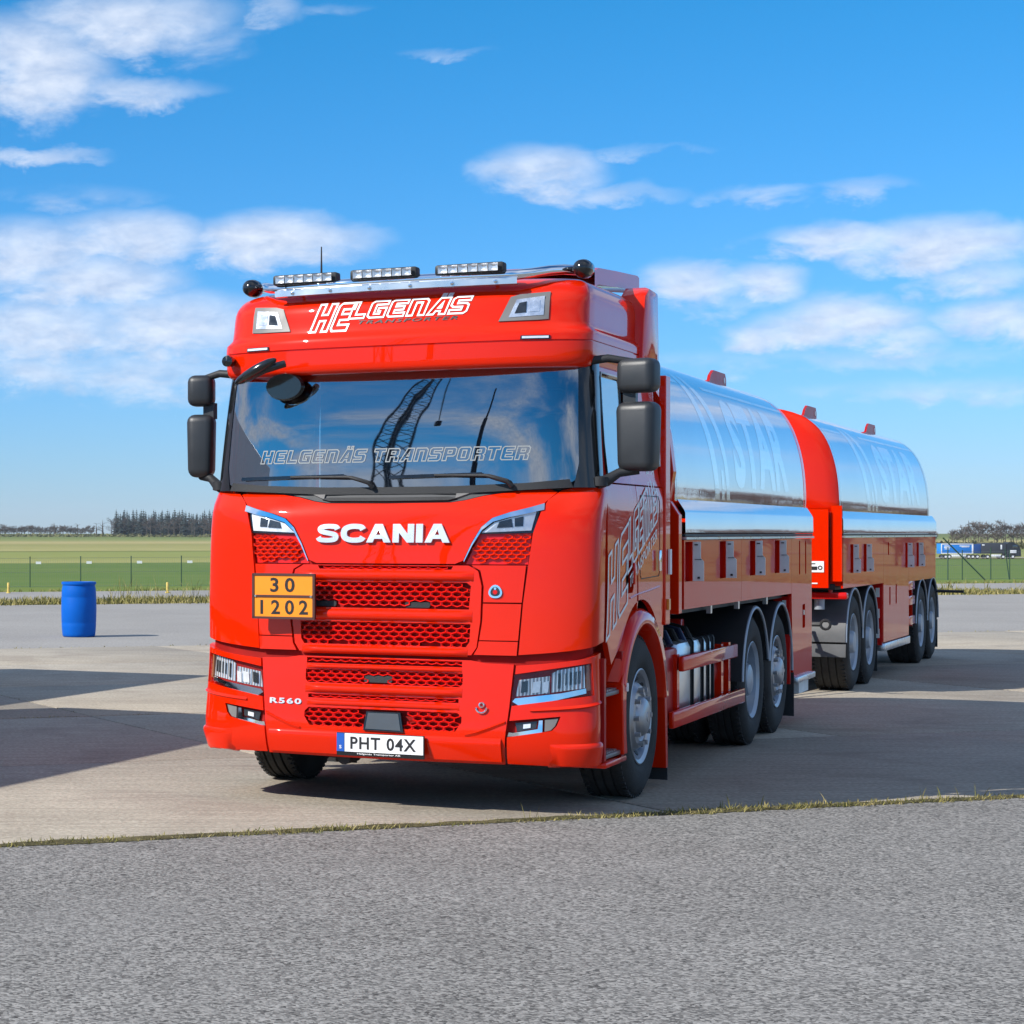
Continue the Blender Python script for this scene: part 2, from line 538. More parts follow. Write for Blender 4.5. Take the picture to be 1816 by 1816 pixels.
def inside(p, poly):
    c = False
    n = len(poly)
    j = n - 1
    for i in range(n):
        xi, yi = poly[i]; xj, yj = poly[j]
        if (yi > p[1]) != (yj > p[1]) and p[0] < (xj - xi) * (p[1] - yi) / (yj - yi) + xi:
            c = not c
        j = i
    return c
def bdist(p, poly):
    return min(math.hypot(p[0] - q[0], p[1] - q[1]) for q in poly)
def mir(pts):                 # mirror an outline to the other half
    return [(-a, z) for a, z in reversed(pts)]
def sym(half):                # half outline from middle top to middle bottom, closed with its mirror image
    return list(half) + [(-a, z) for a, z in reversed(half) if abs(a) > 1e-9]
def patch_mb(surf, outer, holes=(), depth=0.02, sp=0.06, off=0.0, mb=None, mi=0, back=False):
    mb = mb or MB()
    loops = [outer] + list(holes)
    vs, ed = [], []
    for lp in loops:
        k = len(vs)
        vs += [Vector(p) for p in lp]
        ed += [(k + i, k + (i + 1) % len(lp)) for i in range(len(lp))]
    x0, x1 = min(p[0] for p in outer), max(p[0] for p in outer)
    z0, z1 = min(p[1] for p in outer), max(p[1] for p in outer)
    nx, nz = max(1, int((x1 - x0) / sp)), max(1, int((z1 - z0) / sp))
    for i in range(nx + 1):
        for j in range(nz + 1):
            p = (x0 + (x1 - x0) * i / nx + 1e-4, z0 + (z1 - z0) * j / nz + 1.3e-4)
            if inside(p, outer) and not any(inside(p, h) for h in holes) and all(bdist(p, lp) > sp * 0.45 for lp in loops):
                vs.append(Vector(p))
    r = geometry.delaunay_2d_cdt(vs, ed, [], 1, 1e-6)
    ov, of = r[0], r[2]
    tris = []
    for f in of:
        c = (sum(ov[i][0] for i in f) / len(f), sum(ov[i][1] for i in f) / len(f))
        if inside(c, outer) and not any(inside(c, h) for h in holes):
            a, b_, c_ = (ov[i] for i in f[:3])
            ar = (b_[0]-a[0])*(c_[1]-a[1]) - (c_[0]-a[0])*(b_[1]-a[1])
            tris.append(tuple(f) if ar > 0 else tuple(reversed(f)))
    P = [surf(v[0], v[1], off) for v in ov]
    k = len(mb.v)
    mb.add(P, tris, mi)
    if depth:
        ec = {}
        for f in tris:
            for i in range(len(f)):
                e = (f[i], f[(i + 1) % len(f)])
                ec[e] = 1
        bd = [e for e in ec if (e[1], e[0]) not in ec]
        used = sorted({i for e in bd for i in e})
        ix = {v: n for n, v in enumerate(used)}
        Q = [surf(ov[i][0], ov[i][1], off - depth) for i in used]
        kk = len(mb.v)
        mb.v += [tuple(q) for q in Q]
        for a, b_ in bd:
            mb.f.append((k + b_, k + a, kk + ix[a], kk + ix[b_])); mb.mi.append(mi)
    return mb
def patch(name, surf, outer, m, parent, holes=(), depth=0.02, sp=0.06, off=0.0, sharp=35):
    return patch_mb(surf, outer, holes, depth, sp, off).build(name, m, parent, True, sharp, recalc=False)
def both(name, surf, outer, m, parent, holes=(), **kw):
    a = patch(name, surf, outer, m, parent, holes, **kw)
    b_ = patch(name, surf, mir(outer), m, parent, [mir(h) for h in holes], **kw)
    return a, b_

# ---- text
def text_data(body, shear=0.0, offset=0.0, outline=0.0, extrude=0.0, spacing=1.0, res=3):
    cu = bpy.data.curves.new('text', 'FONT')
    cu.body = body; cu.shear = shear; cu.offset = offset; cu.space_character = spacing
    cu.resolution_u = res; cu.size = 1.0
    if outline:
        cu.fill_mode = 'NONE'; cu.bevel_depth = outline; cu.bevel_resolution = 0
    else:
        cu.extrude = extrude
    ob = bpy.data.objects.new('text', cu)
    col.objects.link(ob)
    bpy.context.view_layer.update()
    me = bpy.data.meshes.new_from_object(ob.evaluated_get(bpy.context.evaluated_depsgraph_get()))
    vs = [v.co.copy() for v in me.vertices]
    fs = [tuple(p.vertices) for p in me.polygons]
    bpy.data.objects.remove(ob); bpy.data.curves.remove(cu); bpy.data.meshes.remove(me)
    return vs, fs
def text_mb(body, box, mapf, mb=None, thick=0.002, lift=0.002, mi=0, slices=0, **kw):
    """lay text in the box (x0,y0,x1,y1) of the 2D space that mapf(x,y,off) understands"""
    mb = mb or MB()
    vs, fs = text_data(body, **kw)
    x0, x1 = min(v.x for v in vs), max(v.x for v in vs)
    y0, y1 = min(v.y for v in vs), max(v.y for v in vs)
    z0, z1 = min(v.z for v in vs), max(v.z for v in vs)
    P = []
    if slices:
        bm = bmesh.new()
        bv = [bm.verts.new(v) for v in vs]
        for f in fs:
            try: bm.faces.new([bv[i] for i in f])
            except ValueError: pass
        for k in range(1, slices):
            bmesh.ops.bisect_plane(bm, geom=bm.verts[:] + bm.edges[:] + bm.faces[:], plane_co=(0, y0 + (y1 - y0) * k / slices, 0), plane_no=(0, 1, 0))
        bm.verts.index_update()
        vs = [v.co.copy() for v in bm.verts]; fs = [tuple(v.index for v in f.verts) for f in bm.faces]
        bm.free()
    for v in vs:
        X = box[0] + (v.x - x0) / (x1 - x0) * (box[2] - box[0])
        Y = box[1] + (v.y - y0) / max(1e-6, y1 - y0) * (box[3] - box[1])
        zz = (v.z - z0) / (z1 - z0) if z1 - z0 > 1e-6 else 1.0
        P.append(mapf(X, Y, lift - thick + zz * thick * 2))
    mb.add(P, fs, mi)
    return mb

# ---- block letters drawn as outlines
GLYPH = {
 'H': [[(0,0),(0,1),(.27,1),(.27,.62),(.55,.62),(.55,1),(.82,1),(.82,0),(.55,0),(.55,.40),(.27,.40),(.27,0)]],
 'E': [[(.1,0),(0,.1),(0,.9),(.1,1),(.78,1),(.78,.78),(.27,.78),(.27,.61),(.68,.61),(.68,.40),(.27,.40),(.27,.22),(.78,.22),(.78,0)]],
 'L': [[(0,0),(0,1),(.27,1),(.27,.23),(.72,.23),(.72,0)]],
 'G': [[(.12,0),(0,.12),(0,.88),(.12,1),(.80,1),(.80,.78),(.27,.78),(.27,.22),(.54,.22),(.54,.37),(.42,.37),(.42,.57),(.80,.57),(.80,0)]],
 'N': [[(0,0),(0,1),(.68,1),(.82,.86),(.82,0),(.55,0),(.55,.78),(.27,.78),(.27,0)]],
 'A': [[(0,0),(.36,1),(.82,1),(.82,0),(.55,0),(.55,.2),(.34,.2),(.28,0)],[(.40,.4),(.55,.4),(.55,.76)]],
 'S': [[(0,0),(0,.22),(.53,.22),(.53,.40),(.12,.40),(0,.5),(0,.88),(.12,1),(.80,1),(.80,.78),(.27,.78),(.27,.61),(.68,.61),(.80,.5),(.80,.12),(.68,0)]],
 'T': [[(.26,0),(.26,.78),(0,.78),(0,1),(.8,1),(.8,.78),(.54,.78),(.54,0)]],
 'R': [[(0,0),(0,1),(.70,1),(.82,.88),(.82,.5),(.72,.42),(.82,.32),(.82,0),(.55,0),(.55,.36),(.27,.36),(.27,0)],[(.27,.58),(.55,.58),(.55,.78),(.27,.78)]],
 'P': [[(0,0),(0,1),(.70,1),(.82,.88),(.82,.45),(.70,.34),(.27,.34),(.27,0)],[(.27,.56),(.55,.56),(.55,.78),(.27,.78)]],
 'O': [[(.12,0),(0,.12),(0,.88),(.12,1),(.70,1),(.82,.88),(.82,.12),(.70,0)],[(.27,.22),(.55,.22),(.55,.78),(.27,.78)]],
}
GLYPH['Ä'] = GLYPH['A'] + [[(.36,1.10),(.36,1.24),(.50,1.24),(.50,1.10)], [(.64,1.10),(.64,1.24),(.78,1.24),(.78,1.10)]]
def glyph_loops(body, gap=0.16, space=0.5):
    x, out_ = 0.0, []
    for ch in body:
        if ch == ' ':
            x += space; continue
        g_ = GLYPH[ch]
        w_ = max(p[0] for p in g_[0])
        out_ += [[(p[0] + x, p[1]) for p in lp] for lp in g_]
        x += w_ + gap
    return out_, x - gap
def outline_text(body, box, mapf, w=0.05, shear=0.3, lift=0.003, mb=None, step=0.25):
    """letters drawn as a painted outline of stroke width w (share of the letter height), box = x0,y0,x1,y1 of the capitals"""
    mb = mb or MB()
    loops, tw = glyph_loops(body)
    H_ = box[3] - box[1]
    def place(x, y):
        return box[0] + (box[2] - box[0] - shear * H_) * x / tw + shear * H_ * y, box[1] + H_ * y
    kx = H_ / ((box[2] - box[0] - shear * H_) / tw)
    for lp in loops:
        pts = []
        for i, p in enumerate(lp):
            q = lp[(i + 1) % len(lp)]
            n_ = max(1, int(math.hypot(q[0] - p[0], q[1] - p[1]) / step))
            pts += [(p[0] + (q[0] - p[0]) * k / n_, p[1] + (q[1] - p[1]) * k / n_) for k in range(n_)]
        n_ = len(pts)
        A, B = [], []
        for i in range(n_):
            p0, p1, p2 = pts[i - 1], pts[i], pts[(i + 1) % n_]
            d1 = Vector((p1[0] - p0[0], p1[1] - p0[1])).normalized(); d2 = Vector((p2[0] - p1[0], p2[1] - p1[1])).normalized()
            nn = Vector((-(d1.y + d2.y), d1.x + d2.x))
            nn = nn.normalized() / max(0.5, math.sqrt(max(0.0, (1 + d1.dot(d2)) / 2))) if nn.length > 1e-6 else Vector((-d1.y, d1.x))
            for sgn, L_ in ((0.5, A), (-0.5, B)):
                X_, Y_ = place(p1[0] + nn.x * w * sgn * kx, p1[1] + nn.y * w * sgn)
                L_.append(mapf(X_, Y_, lift))
        mb.add(A + B, [(i, (i + 1) % n_, n_ + (i + 1) % n_, n_ + i) for i in range(n_)])
    return mb
def ribbon(cl, w):
    """closed outline of a stroke of width w along the smoothed line cl"""
    P_ = []
    n_ = len(cl)
    for i in range(n_ - 1):
        p0, p1, p2, p3 = cl[max(i - 1, 0)], cl[i], cl[i + 1], cl[min(i + 2, n_ - 1)]
        for k in range(6):
            f_ = k / 6
            P_.append(tuple(0.5 * (2*p1[d] + (-p0[d]+p2[d])*f_ + (2*p0[d]-5*p1[d]+4*p2[d]-p3[d])*f_**2 + (-p0[d]+3*p1[d]-3*p2[d]+p3[d])*f_**3) for d in (0, 1)))
    P_.append(cl[-1])
    L_, R_ = [], []
    for i, p in enumerate(P_):
        a_, b_ = P_[max(i - 1, 0)], P_[min(i + 1, len(P_) - 1)]
        d_ = Vector((b_[0] - a_[0], b_[1] - a_[1])).normalized()
        hw = w * (0.5 + 0.09 * abs(d_.y))
        L_.append((p[0] - d_.y * hw, p[1] + d_.x * hw)); R_.append((p[0] + d_.y * hw, p[1] - d_.x * hw))
    return ('strip', L_, R_)
BOLD = {
 'A': ([(0,0),(.43,1),(.82,1),(1.25,0),(.90,0),(.82,.20),(.41,.20),(.33,0)], [(.50,.42),(.73,.42),(.615,.72)], 1.25),
 'N': ([(0,0),(0,1),(.36,1),(.76,.47),(.76,1),(1.08,1),(1.08,0),(.73,0),(.32,.54),(.32,0)], None, 1.08),
 'I': ([(0,0),(0,1),(.34,1),(.34,0)], None, 0.34),
 'C': (ribbon([(1.16,.70),(1.06,.83),(.80,.875),(.50,.86),(.24,.74),(.16,.5),(.24,.26),(.50,.14),(.80,.125),(1.06,.17),(1.16,.30)], .27), None, 1.24),
 'S': (ribbon([(1.06,.72),(.98,.84),(.74,.88),(.42,.87),(.20,.80),(.17,.68),(.30,.58),(.60,.51),(.88,.44),(.98,.32),(.92,.18),(.70,.125),(.40,.12),(.16,.16),(.06,.28)], .25), None, 1.14),
}
def bold_text(body, box, mapf, thick, gap=0.10):
    mb = MB()
    tw = sum(BOLD[c][2] for c in body) + gap * (len(body) - 1)
    x = 0.0
    for c in body:
        outer, hole, w_ = BOLD[c]
        if outer[0] == 'strip':
            q_ = [[(box[0] + (p[0] + x) * (box[2] - box[0]) / tw, box[1] + p[1] * (box[3] - box[1])) for p in side] for side in outer[1:]]
            mb.loft([[mapf(p[0], p[1], -0.002) for p in q_[0]], [mapf(p[0], p[1], thick) for p in q_[0]], [mapf(p[0], p[1], thick) for p in q_[1]], [mapf(p[0], p[1], -0.002) for p in q_[1]]])
            k = len(mb.v); m_ = len(q_[0])
            mb.f += [(k - 4 * m_, k - 3 * m_, k - 2 * m_, k - m_), (k - 3 * m_ - 1, k - 2 * m_ - 1, k - m_ - 1, k - 1)]; mb.mi += [0, 0]
            x += w_ + gap
            continue
        loops = [outer] + ([hole] if hole else [])
        flat = [(box[0] + (p[0] + x) * (box[2] - box[0]) / tw, box[1] + p[1] * (box[3] - box[1])) for lp in loops for p in lp]
        tri = geometry.tessellate_polygon([[Vector((p[0], p[1], 0)) for p in lp] for lp in loops])
        n_ = len(flat)
        fs = [tuple(t_) for t_ in tri]
        k = 0
        for lp in loops:
            m_ = len(lp)
            fs += [(k + i, k + (i + 1) % m_, n_ + k + (i + 1) % m_, n_ + k + i) for i in range(m_)]
            k += m_
        mb.add([mapf(p[0], p[1], thick) for p in flat] + [mapf(p[0], p[1], -0.002) for p in flat], fs)
        x += w_ + gap
    return mb

# ================================================================== wheels (shared meshes)
def wheel_meshes(width, kind):
    """outer face at x=0, wheel runs to x=-width"""
    Rt = 0.49
    w = width
    t = MB()
    prof = [(-0.035, 0.275), (-0.012, 0.30), (0.0, 0.34), (0.004, 0.39), (-0.002, 0.43), (-0.016, 0.458), (-0.03, 0.474), (-0.045, 0.483)]
    n_g = 4
    tw = w - 0.09
    for g in range(n_g):
        a = -0.045 - tw * (g + 0.5) / n_g * 1.0 + tw / n_g / 2
        a0 = -0.045 - tw * g / n_g
        a1 = -0.045 - tw * (g + 1) / n_g
        prof += [(a0 - 0.006, Rt), (a1 + 0.010, Rt), (a1 + 0.006, Rt - 0.014), (a1, Rt - 0.014)]
    prof += [(-w + 0.03, 0.474), (-w + 0.016, 0.458), (-w, 0.42), (-w, 0.34), (-w + 0.012, 0.30), (-w + 0.03, 0.275)]
    t.lathe(prof, 'x', n=64)
    # shallow shoulder lugs
    for k in range(64):
        th = 2 * math.pi * k / 64
        for sx in (-0.05, -w + 0.05):
            rot = Matrix.Rotation(th, 3, 'X')
            t.box(rot @ Vector((sx, 0, Rt - 0.004)), (0.035, 0.026, 0.016), 0, rot)
    tm = t.mesh('tyre')
    r = MB()
    if kind == 'front':
        r.lathe([(-w + 0.05, 0.28), (-0.10, 0.255), (-0.035, 0.268), (-0.012, 0.292), (-0.008, 0.285), (-0.022, 0.262), (-0.06, 0.248), (-0.075, 0.235), (-0.035, 0.205), (-0.012, 0.185), (-0.008, 0.150), (-0.02, 0.135), (-0.02, 0.115)], 'x', n=48)
        for k in range(10):
            th = 2 * math.pi * k / 10
            c = Vector((0.0, 0.168 * math.cos(th), 0.168 * math.sin(th)))
            r.tube([c + Vector((-0.03, 0, 0)), c + Vector((0.020, 0, 0))], 0.016, 6)
        hub = MB()
        hub.lathe([(-0.03, 0.125), (0.004, 0.118), (0.022, 0.10), (0.030, 0.085), (0.032, 0.03), (0.036, 0.028), (0.036, 0.0001)], 'x', n=28)
        holes = MB()
        for k in range(10):
            th = 2 * math.pi * (k + 0.5) / 10
            c = Vector((-0.045, 0.222 * math.cos(th), 0.222 * math.sin(th)))
            nrm = Vector((1, -0.75 * math.cos(th), -0.75 * math.sin(th))).normalized()
            holes.tube([c + nrm * 0.004, c + nrm * 0.009], [0.024, 0.023], 12)
        parts = [('hub', hub.mesh('hub'), 'rim_silver'), ('hand_holes', holes.mesh('holes'), 'dark')]
        rm = 'rim_silver'
    elif kind == 'drive':
        r.lathe([(-0.20, 0.262), (-0.06, 0.268), (-0.035, 0.272), (-0.012, 0.292), (-0.008, 0.286), (-0.03, 0.262), (-0.13, 0.252), (-0.155, 0.235), (-0.165, 0.20), (-0.165, 0.12)], 'x', n=48)
        for k in range(10):
            th = 2 * math.pi * k / 10
            c = Vector((-0.15, 0.168 * math.cos(th), 0.168 * math.sin(th)))
            r.tube([c + Vector((-0.02, 0, 0)), c + Vector((0.03, 0, 0))], 0.016, 6)
        hub = MB()
        hub.lathe([(-0.17, 0.135), (-0.06, 0.125), (-0.03, 0.115), (-0.02, 0.09), (-0.015, 0.0001)], 'x', n=28)
        parts = [('hub', hub.mesh('hub'), 'rim_grey')]
        rm = 'rim_grey'
    else:
        r.lathe([(-0.24, 0.262), (-0.06, 0.268), (-0.035, 0.272), (-0.012, 0.292), (-0.008, 0.286), (-0.03, 0.262), (-0.10, 0.252), (-0.13, 0.225), (-0.10, 0.19), (-0.085, 0.12)], 'x', n=48)
        for k in range(10):
            th = 2 * math.pi * k / 10
            c = Vector((-0.08, 0.168 * math.cos(th), 0.168 * math.sin(th)))
            r.tube([c + Vector((-0.02, 0, 0)), c + Vector((0.03, 0, 0))], 0.016, 6)
        hub = MB()
        hub.lathe([(-0.10, 0.125), (-0.02, 0.115), (0.0, 0.10), (0.005, 0.0001)], 'x', n=28)
        parts = [('hub', hub.mesh('hub'), 'rim_grey')]
        rm = 'rim_grey'
    return tm, r.mesh('rim'), rm, parts
WHEELS = {}
def add_wheel(parent, v, u, kind, width=0.30, steer=0.0, spin=0.0):
    """wheel whose outer face is at |v|"""
    key = (kind, width)
    if key not in WHEELS:
        WHEELS[key] = wheel_meshes(width, kind)
    tm, rm, rmat, parts = WHEELS[key]
    o = link('wheel', tm, 'rubber', parent, True, 35)
    o.location = (v, u, 0.49)
    o.rotation_euler = (spin, 0, (0 if v > 0 else math.pi) + steer)
    rim = link('rim', rm, rmat, o, True, 35)
    for nme, me, mm in parts:
        link(nme, me, mm, o, True, 35)
    return o

# ================================================================== the tanker truck
TH = R(29.22)
truck = empty('tanker_truck', (2.209, 12.402, 0), -TH,
              'bright red tanker truck with polished tank and light bar on its roof', 'truck')
CAB = Surf([(0.26, 0.055), (0.33, 0.02), (0.45, 0.0), (0.60, 0.015), (0.9, 0.04), (1.2, 0.052), (1.42, 0.062), (1.60, 0.075), (1.72, 0.098), (1.78, 0.125), (1.86, 0.185), (1.95, 0.21), (2.6, 0.30)],
           [(0.26, 1.165), (0.33, 1.19), (0.45, 1.20), (0.65, 1.195), (0.9, 1.19), (1.2, 1.195), (1.75, 1.195), (1.85, 1.19), (1.95, 1.165), (2.6, 1.12)],
           [(0, 0.23), (1.8, 0.23), (2.0, 0.22), (3, 0.22)], 3.2)
WS = Surf([(1.76, 0.158), (1.84, 0.165), (2.05, 0.183), (2.25, 0.205), (2.45, 0.238), (2.62, 0.275)], [(1.76, 1.185), (1.95, 1.165), (2.62, 1.12)], 0.22, 4.2)
VIS = Surf([(2.55, 0.150), (2.58, 0.135), (2.70, 0.135), (2.76, 0.145), (2.79, 0.165), (2.84, 0.18), (2.95, 0.205), (3.02, 0.255), (3.075, 0.36), (3.105, 0.60)],
           [(2.55, 1.10), (2.60, 1.125), (2.75, 1.13), (2.79, 1.10), (2.95, 1.095), (3.03, 1.07), (3.075, 1.01), (3.105, 0.90)], 0.26, 2.8)

# -- dark understructure behind the panels
mb = MB()
zs = [0.40, 0.6, 0.9, 1.2, 1.42, 1.60, 1.72, 1.80]
aa = [i / 14 for i in range(15)]
rows = []
for z in zs:
    r = [CAB(-a, z, -0.035) for a in reversed(aa[1:])] + [CAB(a, z, -0.035) for a in aa]
    rows.append(r)
mb.loft(rows)
mb.build('inner_frame', 'behind_grille', truck)
mb = MB()
mb.box((0, 1.15, 1.02), (2.02, 1.55, 0.10))        # cab floor
mb.box((0, 1.96, 1.9), (2.2, 0.05, 1.75))          # cab back wall
mb.box((0, 0.45, 0.62), (1.5, 0.5, 0.5))           # radiator pack
mb.build('cab_floor', 'dark', truck, False)

# -- hood
chrome_c = [(0.905, 1.772), (0.825, 1.748), (0.72, 1.722), (0.625, 1.690), (0.565, 1.638), (0.512, 1.545), (0.468, 1.445)]
hood_half = [(0, 1.775), (0.38, 1.778), (0.46, 1.79), (0.56, 1.815), (0.74, 1.842), (0.92, 1.852), (0.965, 1.835)] + chrome_c + [(0.42, 1.425), (0, 1.425)]
hood = patch('hood', CAB, CAB.V(sym(hood_half)), 'red', truck, sp=0.05, depth=0.03)
# crease above the letters
for s in (1, -1):
    pass
for s in (1, -1):
    mb = MB()
    inner, outer = [], []
    ch = []
    for i, (v, z) in enumerate(dens(chrome_c + chrome_c[::-1])[:0] or chrome_c):
        ch.append((v, z))
    n = len(ch)
    rows_o = []
    for i, (v, z) in enumerate(ch):
        wdt = 0.030 * (1 - i / (n - 1)) + 0.009
        rows_o.append((v + wdt * (0.15 + 0.5 * i / n), z - wdt))
    pts = [(v + 0.004, z - 0.003) for v, z in ch] + rows_o[::-1]
    poly = CAB.V(pts)
    if s < 0:
        poly = mir(poly)
    o_ = patch('chrome_trim', CAB, poly, 'chrome', truck, depth=0.03, sp=0.05, off=0.006)
    # lamp
    lp = [(0.570, 1.606), (0.640, 1.664), (0.735, 1.693), (0.868, 1.722), (0.846, 1.618)]
    poly = CAB.V(lp)
    ring = CAB.V([(0.553, 1.598), (0.628, 1.676), (0.73, 1.708), (0.886, 1.738), (0.862, 1.604)])
    if s < 0:
        poly, ring = mir(poly), mir(ring)
    lo = patch('upper_lamp', CAB, ring, 'gloss_black', truck, depth=0.03, sp=0.05, off=-0.014)
    patch('reflector', CAB, poly, 'lamp_lens', lo, depth=0.01, sp=0.02, off=-0.008)
    el_ = CAB.V([(0.655, 1.632), (0.668, 1.668), (0.735, 1.684), (0.745, 1.637)])
    el2 = CAB.V([(0.755, 1.640), (0.752, 1.686), (0.80, 1.697), (0.80, 1.642)])
    for q in (el_, el2):
        patch('light_element', CAB, q if s > 0 else mir(q), 'lamp_dark', lo, depth=0.01, sp=0.02, off=-0.002)
    patch('lens', CAB, poly, 'clear_lens', lo, depth=0.0, sp=0.03, off=0.004)

# -- honeycomb grilles
def honeycomb(name, surf, poly, parent, cw=0.062, chh=0.036, off=-0.006, depth=0.028, m='red_trim', wall=0.0078, slots=()):
    """net of flat hexagon rings, poly in (v, z)"""
    mb = MB()
    v0, v1 = min(p[0] for p in poly), max(p[0] for p in poly)
    z0, z1 = min(p[1] for p in poly), max(p[1] for p in poly)
    rows_ = int((z1 - z0) / (chh * 0.75)) + 2
    cols_ = int((v1 - v0) / cw) + 2
    ctr = (v0 + v1) / 2
    for j in range(rows_):
        zc = z1 - chh * 0.40 - j * chh * 0.75
        for i in range(-cols_ // 2 - 1, cols_ // 2 + 2):
            vc = ctr + (i + (0.5 if j % 2 else 0)) * cw
            if not inside((vc, zc), poly) or bdist((vc, zc), dens(poly, 0.015)) < chh * 0.30:
                continue
            if any(abs(vc - sx) < sw and abs(zc - sz) < sh for sx, sz, sw, sh in slots):
                continue
            def hexa(k):
                hw, hh = cw / 2 - k, chh / 2 - k * 0.8
                return [(vc - hw, zc - hh * 0.42), (vc, zc - hh), (vc + hw, zc - hh * 0.42), (vc + hw, zc + hh * 0.42), (vc, zc + hh), (vc - hw, zc + hh * 0.42)]
            H0, H1 = hexa(-0.0008), hexa(wall)
            A = [surf(surf.av(x, y), y, off) for x, y in H0]
            B = [surf(surf.av(x, y), y, off - 0.006) for x, y in H1]
            C_ = [surf(surf.av(x, y), y, off - depth) for x, y in H1]
            fs = []
            for k in range(6):
                k2 = (k + 1) % 6
                fs.append((k, k2, 6 + k2, 6 + k))
                fs.append((6 + k, 6 + k2, 12 + k2, 12 + k))
            mb.add(A + B + C_, fs)
    return mb.build(name, m, parent, False, recalc=False)
def rrect(v0, z0, v1, z1, c):
    return [(v0 + c, z0), (v1 - c, z0), (v1, z0 + c), (v1, z1 - c), (v1 - c, z1), (v0 + c, z1), (v0, z1 - c), (v0, z0 + c)]
for s in (1, -1):
    poly = [(0.50, 1.437), (0.822, 1.437), (0.838, 1.592), (0.562, 1.585)]
    cheek = CAB.V([(0.478, 1.425), (0.83, 1.425), (0.846, 1.60), (0.875, 1.755), (0.80, 1.735), (0.63, 1.68), (0.572, 1.63)])
    pc = patch('cheek_panel', CAB, cheek if s > 0 else mir(cheek), 'red_trim', truck, depth=0.02, sp=0.05, off=-0.028)
    honeycomb('cheek_grille', CAB, poly if s > 0 else [(-a, b_) for a, b_ in poly], truck, 0.050, 0.030, -0.010, 0.016, 'red')
G1 = [(-0.50, 1.165), (0.505, 1.165), (0.515, 1.30), (0.49, 1.318), (-0.49, 1.318), (-0.515, 1.30)]
G2 = [(-0.49, 0.95), (0.49, 0.95), (0.51, 0.98), (0.515, 1.083), (-0.515, 1.083), (-0.51, 0.98)]
G3 = [(-0.47, 0.835), (0.47, 0.835), (0.47, 0.868), (-0.47, 0.868)]
G4 = [(-0.46, 0.722), (0.46, 0.722), (0.475, 0.74), (0.475, 0.800), (-0.475, 0.800), (-0.475, 0.74)]
G5 = [(-0.455, 0.632), (0.455, 0.632), (0.455, 0.654), (-0.455, 0.654)]
G6 = [(-0.44, 0.470), (0.44, 0.470), (0.475, 0.52), (0.475, 0.552), (0.45, 0.576), (-0.45, 0.576), (-0.475, 0.552), (-0.475, 0.52)]
GT = [(-0.40, 1.392), (0.40, 1.392), (0.41, 1.412), (-0.41, 1.412)]
SL1 = [(-0.37, 1.187, 0.075, 0.016), (0.20, 1.187, 0.075, 0.016)]
SL4 = [(-0.03, 0.752, 0.085, 0.02)]
honeycomb('grille', CAB, G1, truck, slots=SL1)
honeycomb('grille', CAB, G2, truck)
honeycomb('grille', CAB, G3, truck, 0.058, 0.026)
honeycomb('grille', CAB, G4, truck, 0.058, 0.032, slots=SL4)
honeycomb('grille', CAB, G5, truck, 0.058, 0.022)
honeycomb('grille', CAB, [(-0.44, 0.470), (-0.115, 0.470), (-0.115, 0.576), (-0.45, 0.576), (-0.475, 0.552), (-0.475, 0.52)], truck)
honeycomb('grille', CAB, [(0.145, 0.470), (0.44, 0.470), (0.475, 0.52), (0.475, 0.552), (0.45, 0.576), (0.145, 0.576)], truck)
for (sx, sz, sw, sh) in SL1 + SL4:
    patch('grille_slot', CAB, CAB.V(rrect(sx - sw, sz - sh, sx + sw, sz + sh, 0.008)), 'dark', truck, depth=0.01, off=-0.012)
# -- grille surround (upper): bars with rounded, proud faces
frame_half = [(0, 1.416), (0.50, 1.416), (0.555, 1.385), (0.575, 1.30), (0.57, 1.10), (0.55, 0.95), (0.52, 0.905), (0, 0.905)]
patch('grille_surround', CAB, CAB.V(sym(frame_half)), 'red', truck, holes=[CAB.V(g) for g in (G1, G2, GT)], depth=0.035, sp=0.05)
honeycomb('grille', CAB, GT, truck, 0.058, 0.022)
def bar(z0, z1, vh, out=0.022, name='grille_bar'):
    mb = MB()
    rows_ = []
    N = 28
    for k in range(7):
        q = k / 6
        z = z0 + (z1 - z0) * q
        o_ = out * math.sin(math.pi * min(1, max(0, q * 1.0))) ** 0.6 if 0 < q < 1 else -0.004
        rr = []
        for i in range(N + 1):
            v = -vh + 2 * vh * i / N
            ed_ = min(1.0, (vh - abs(v)) / 0.05)
            rr.append(CAB(CAB.av(v, z), z, o_ * ed_ + 0.001))
        rows_.append(rr)
    mb.loft(rows_)
    return mb.build(name, 'red', truck, True, 60, recalc=False)
bar(1.325, 1.384, 0.53); bar(1.092, 1.158, 0.525); bar(0.893, 0.942, 0.50, 0.026)
bar(0.804, 0.832, 0.47, 0.014); bar(0.662, 0.716, 0.475, 0.024); bar(0.588, 0.622, 0.46, 0.010)
# -- stepped side panels beside the grille
for z0, z1, o_ in ((1.208, 1.418, 0.0), (0.992, 1.200, 0.004), (0.908, 0.986, 0.008)):
    lv = lambda z: lerp([(0.905, 0.535), (0.95, 0.56), (1.10, 0.583), (1.30, 0.588), (1.40, 0.565), (1.42, 0.51)], z)
    rv = lambda z: lerp([(0.90, 0.776), (1.2, 0.800), (1.435, 0.824)], z)
    nn = 7
    pts = [(lv(z0 + (z1 - z0) * k / nn), z0 + (z1 - z0) * k / nn) for k in range(nn, -1, -1)] + [(rv(z0), z0), (rv(z1), z1)]
    both('side_panel', CAB, CAB.V(pts[::-1]), 'red', truck, depth=0.03, off=o_)
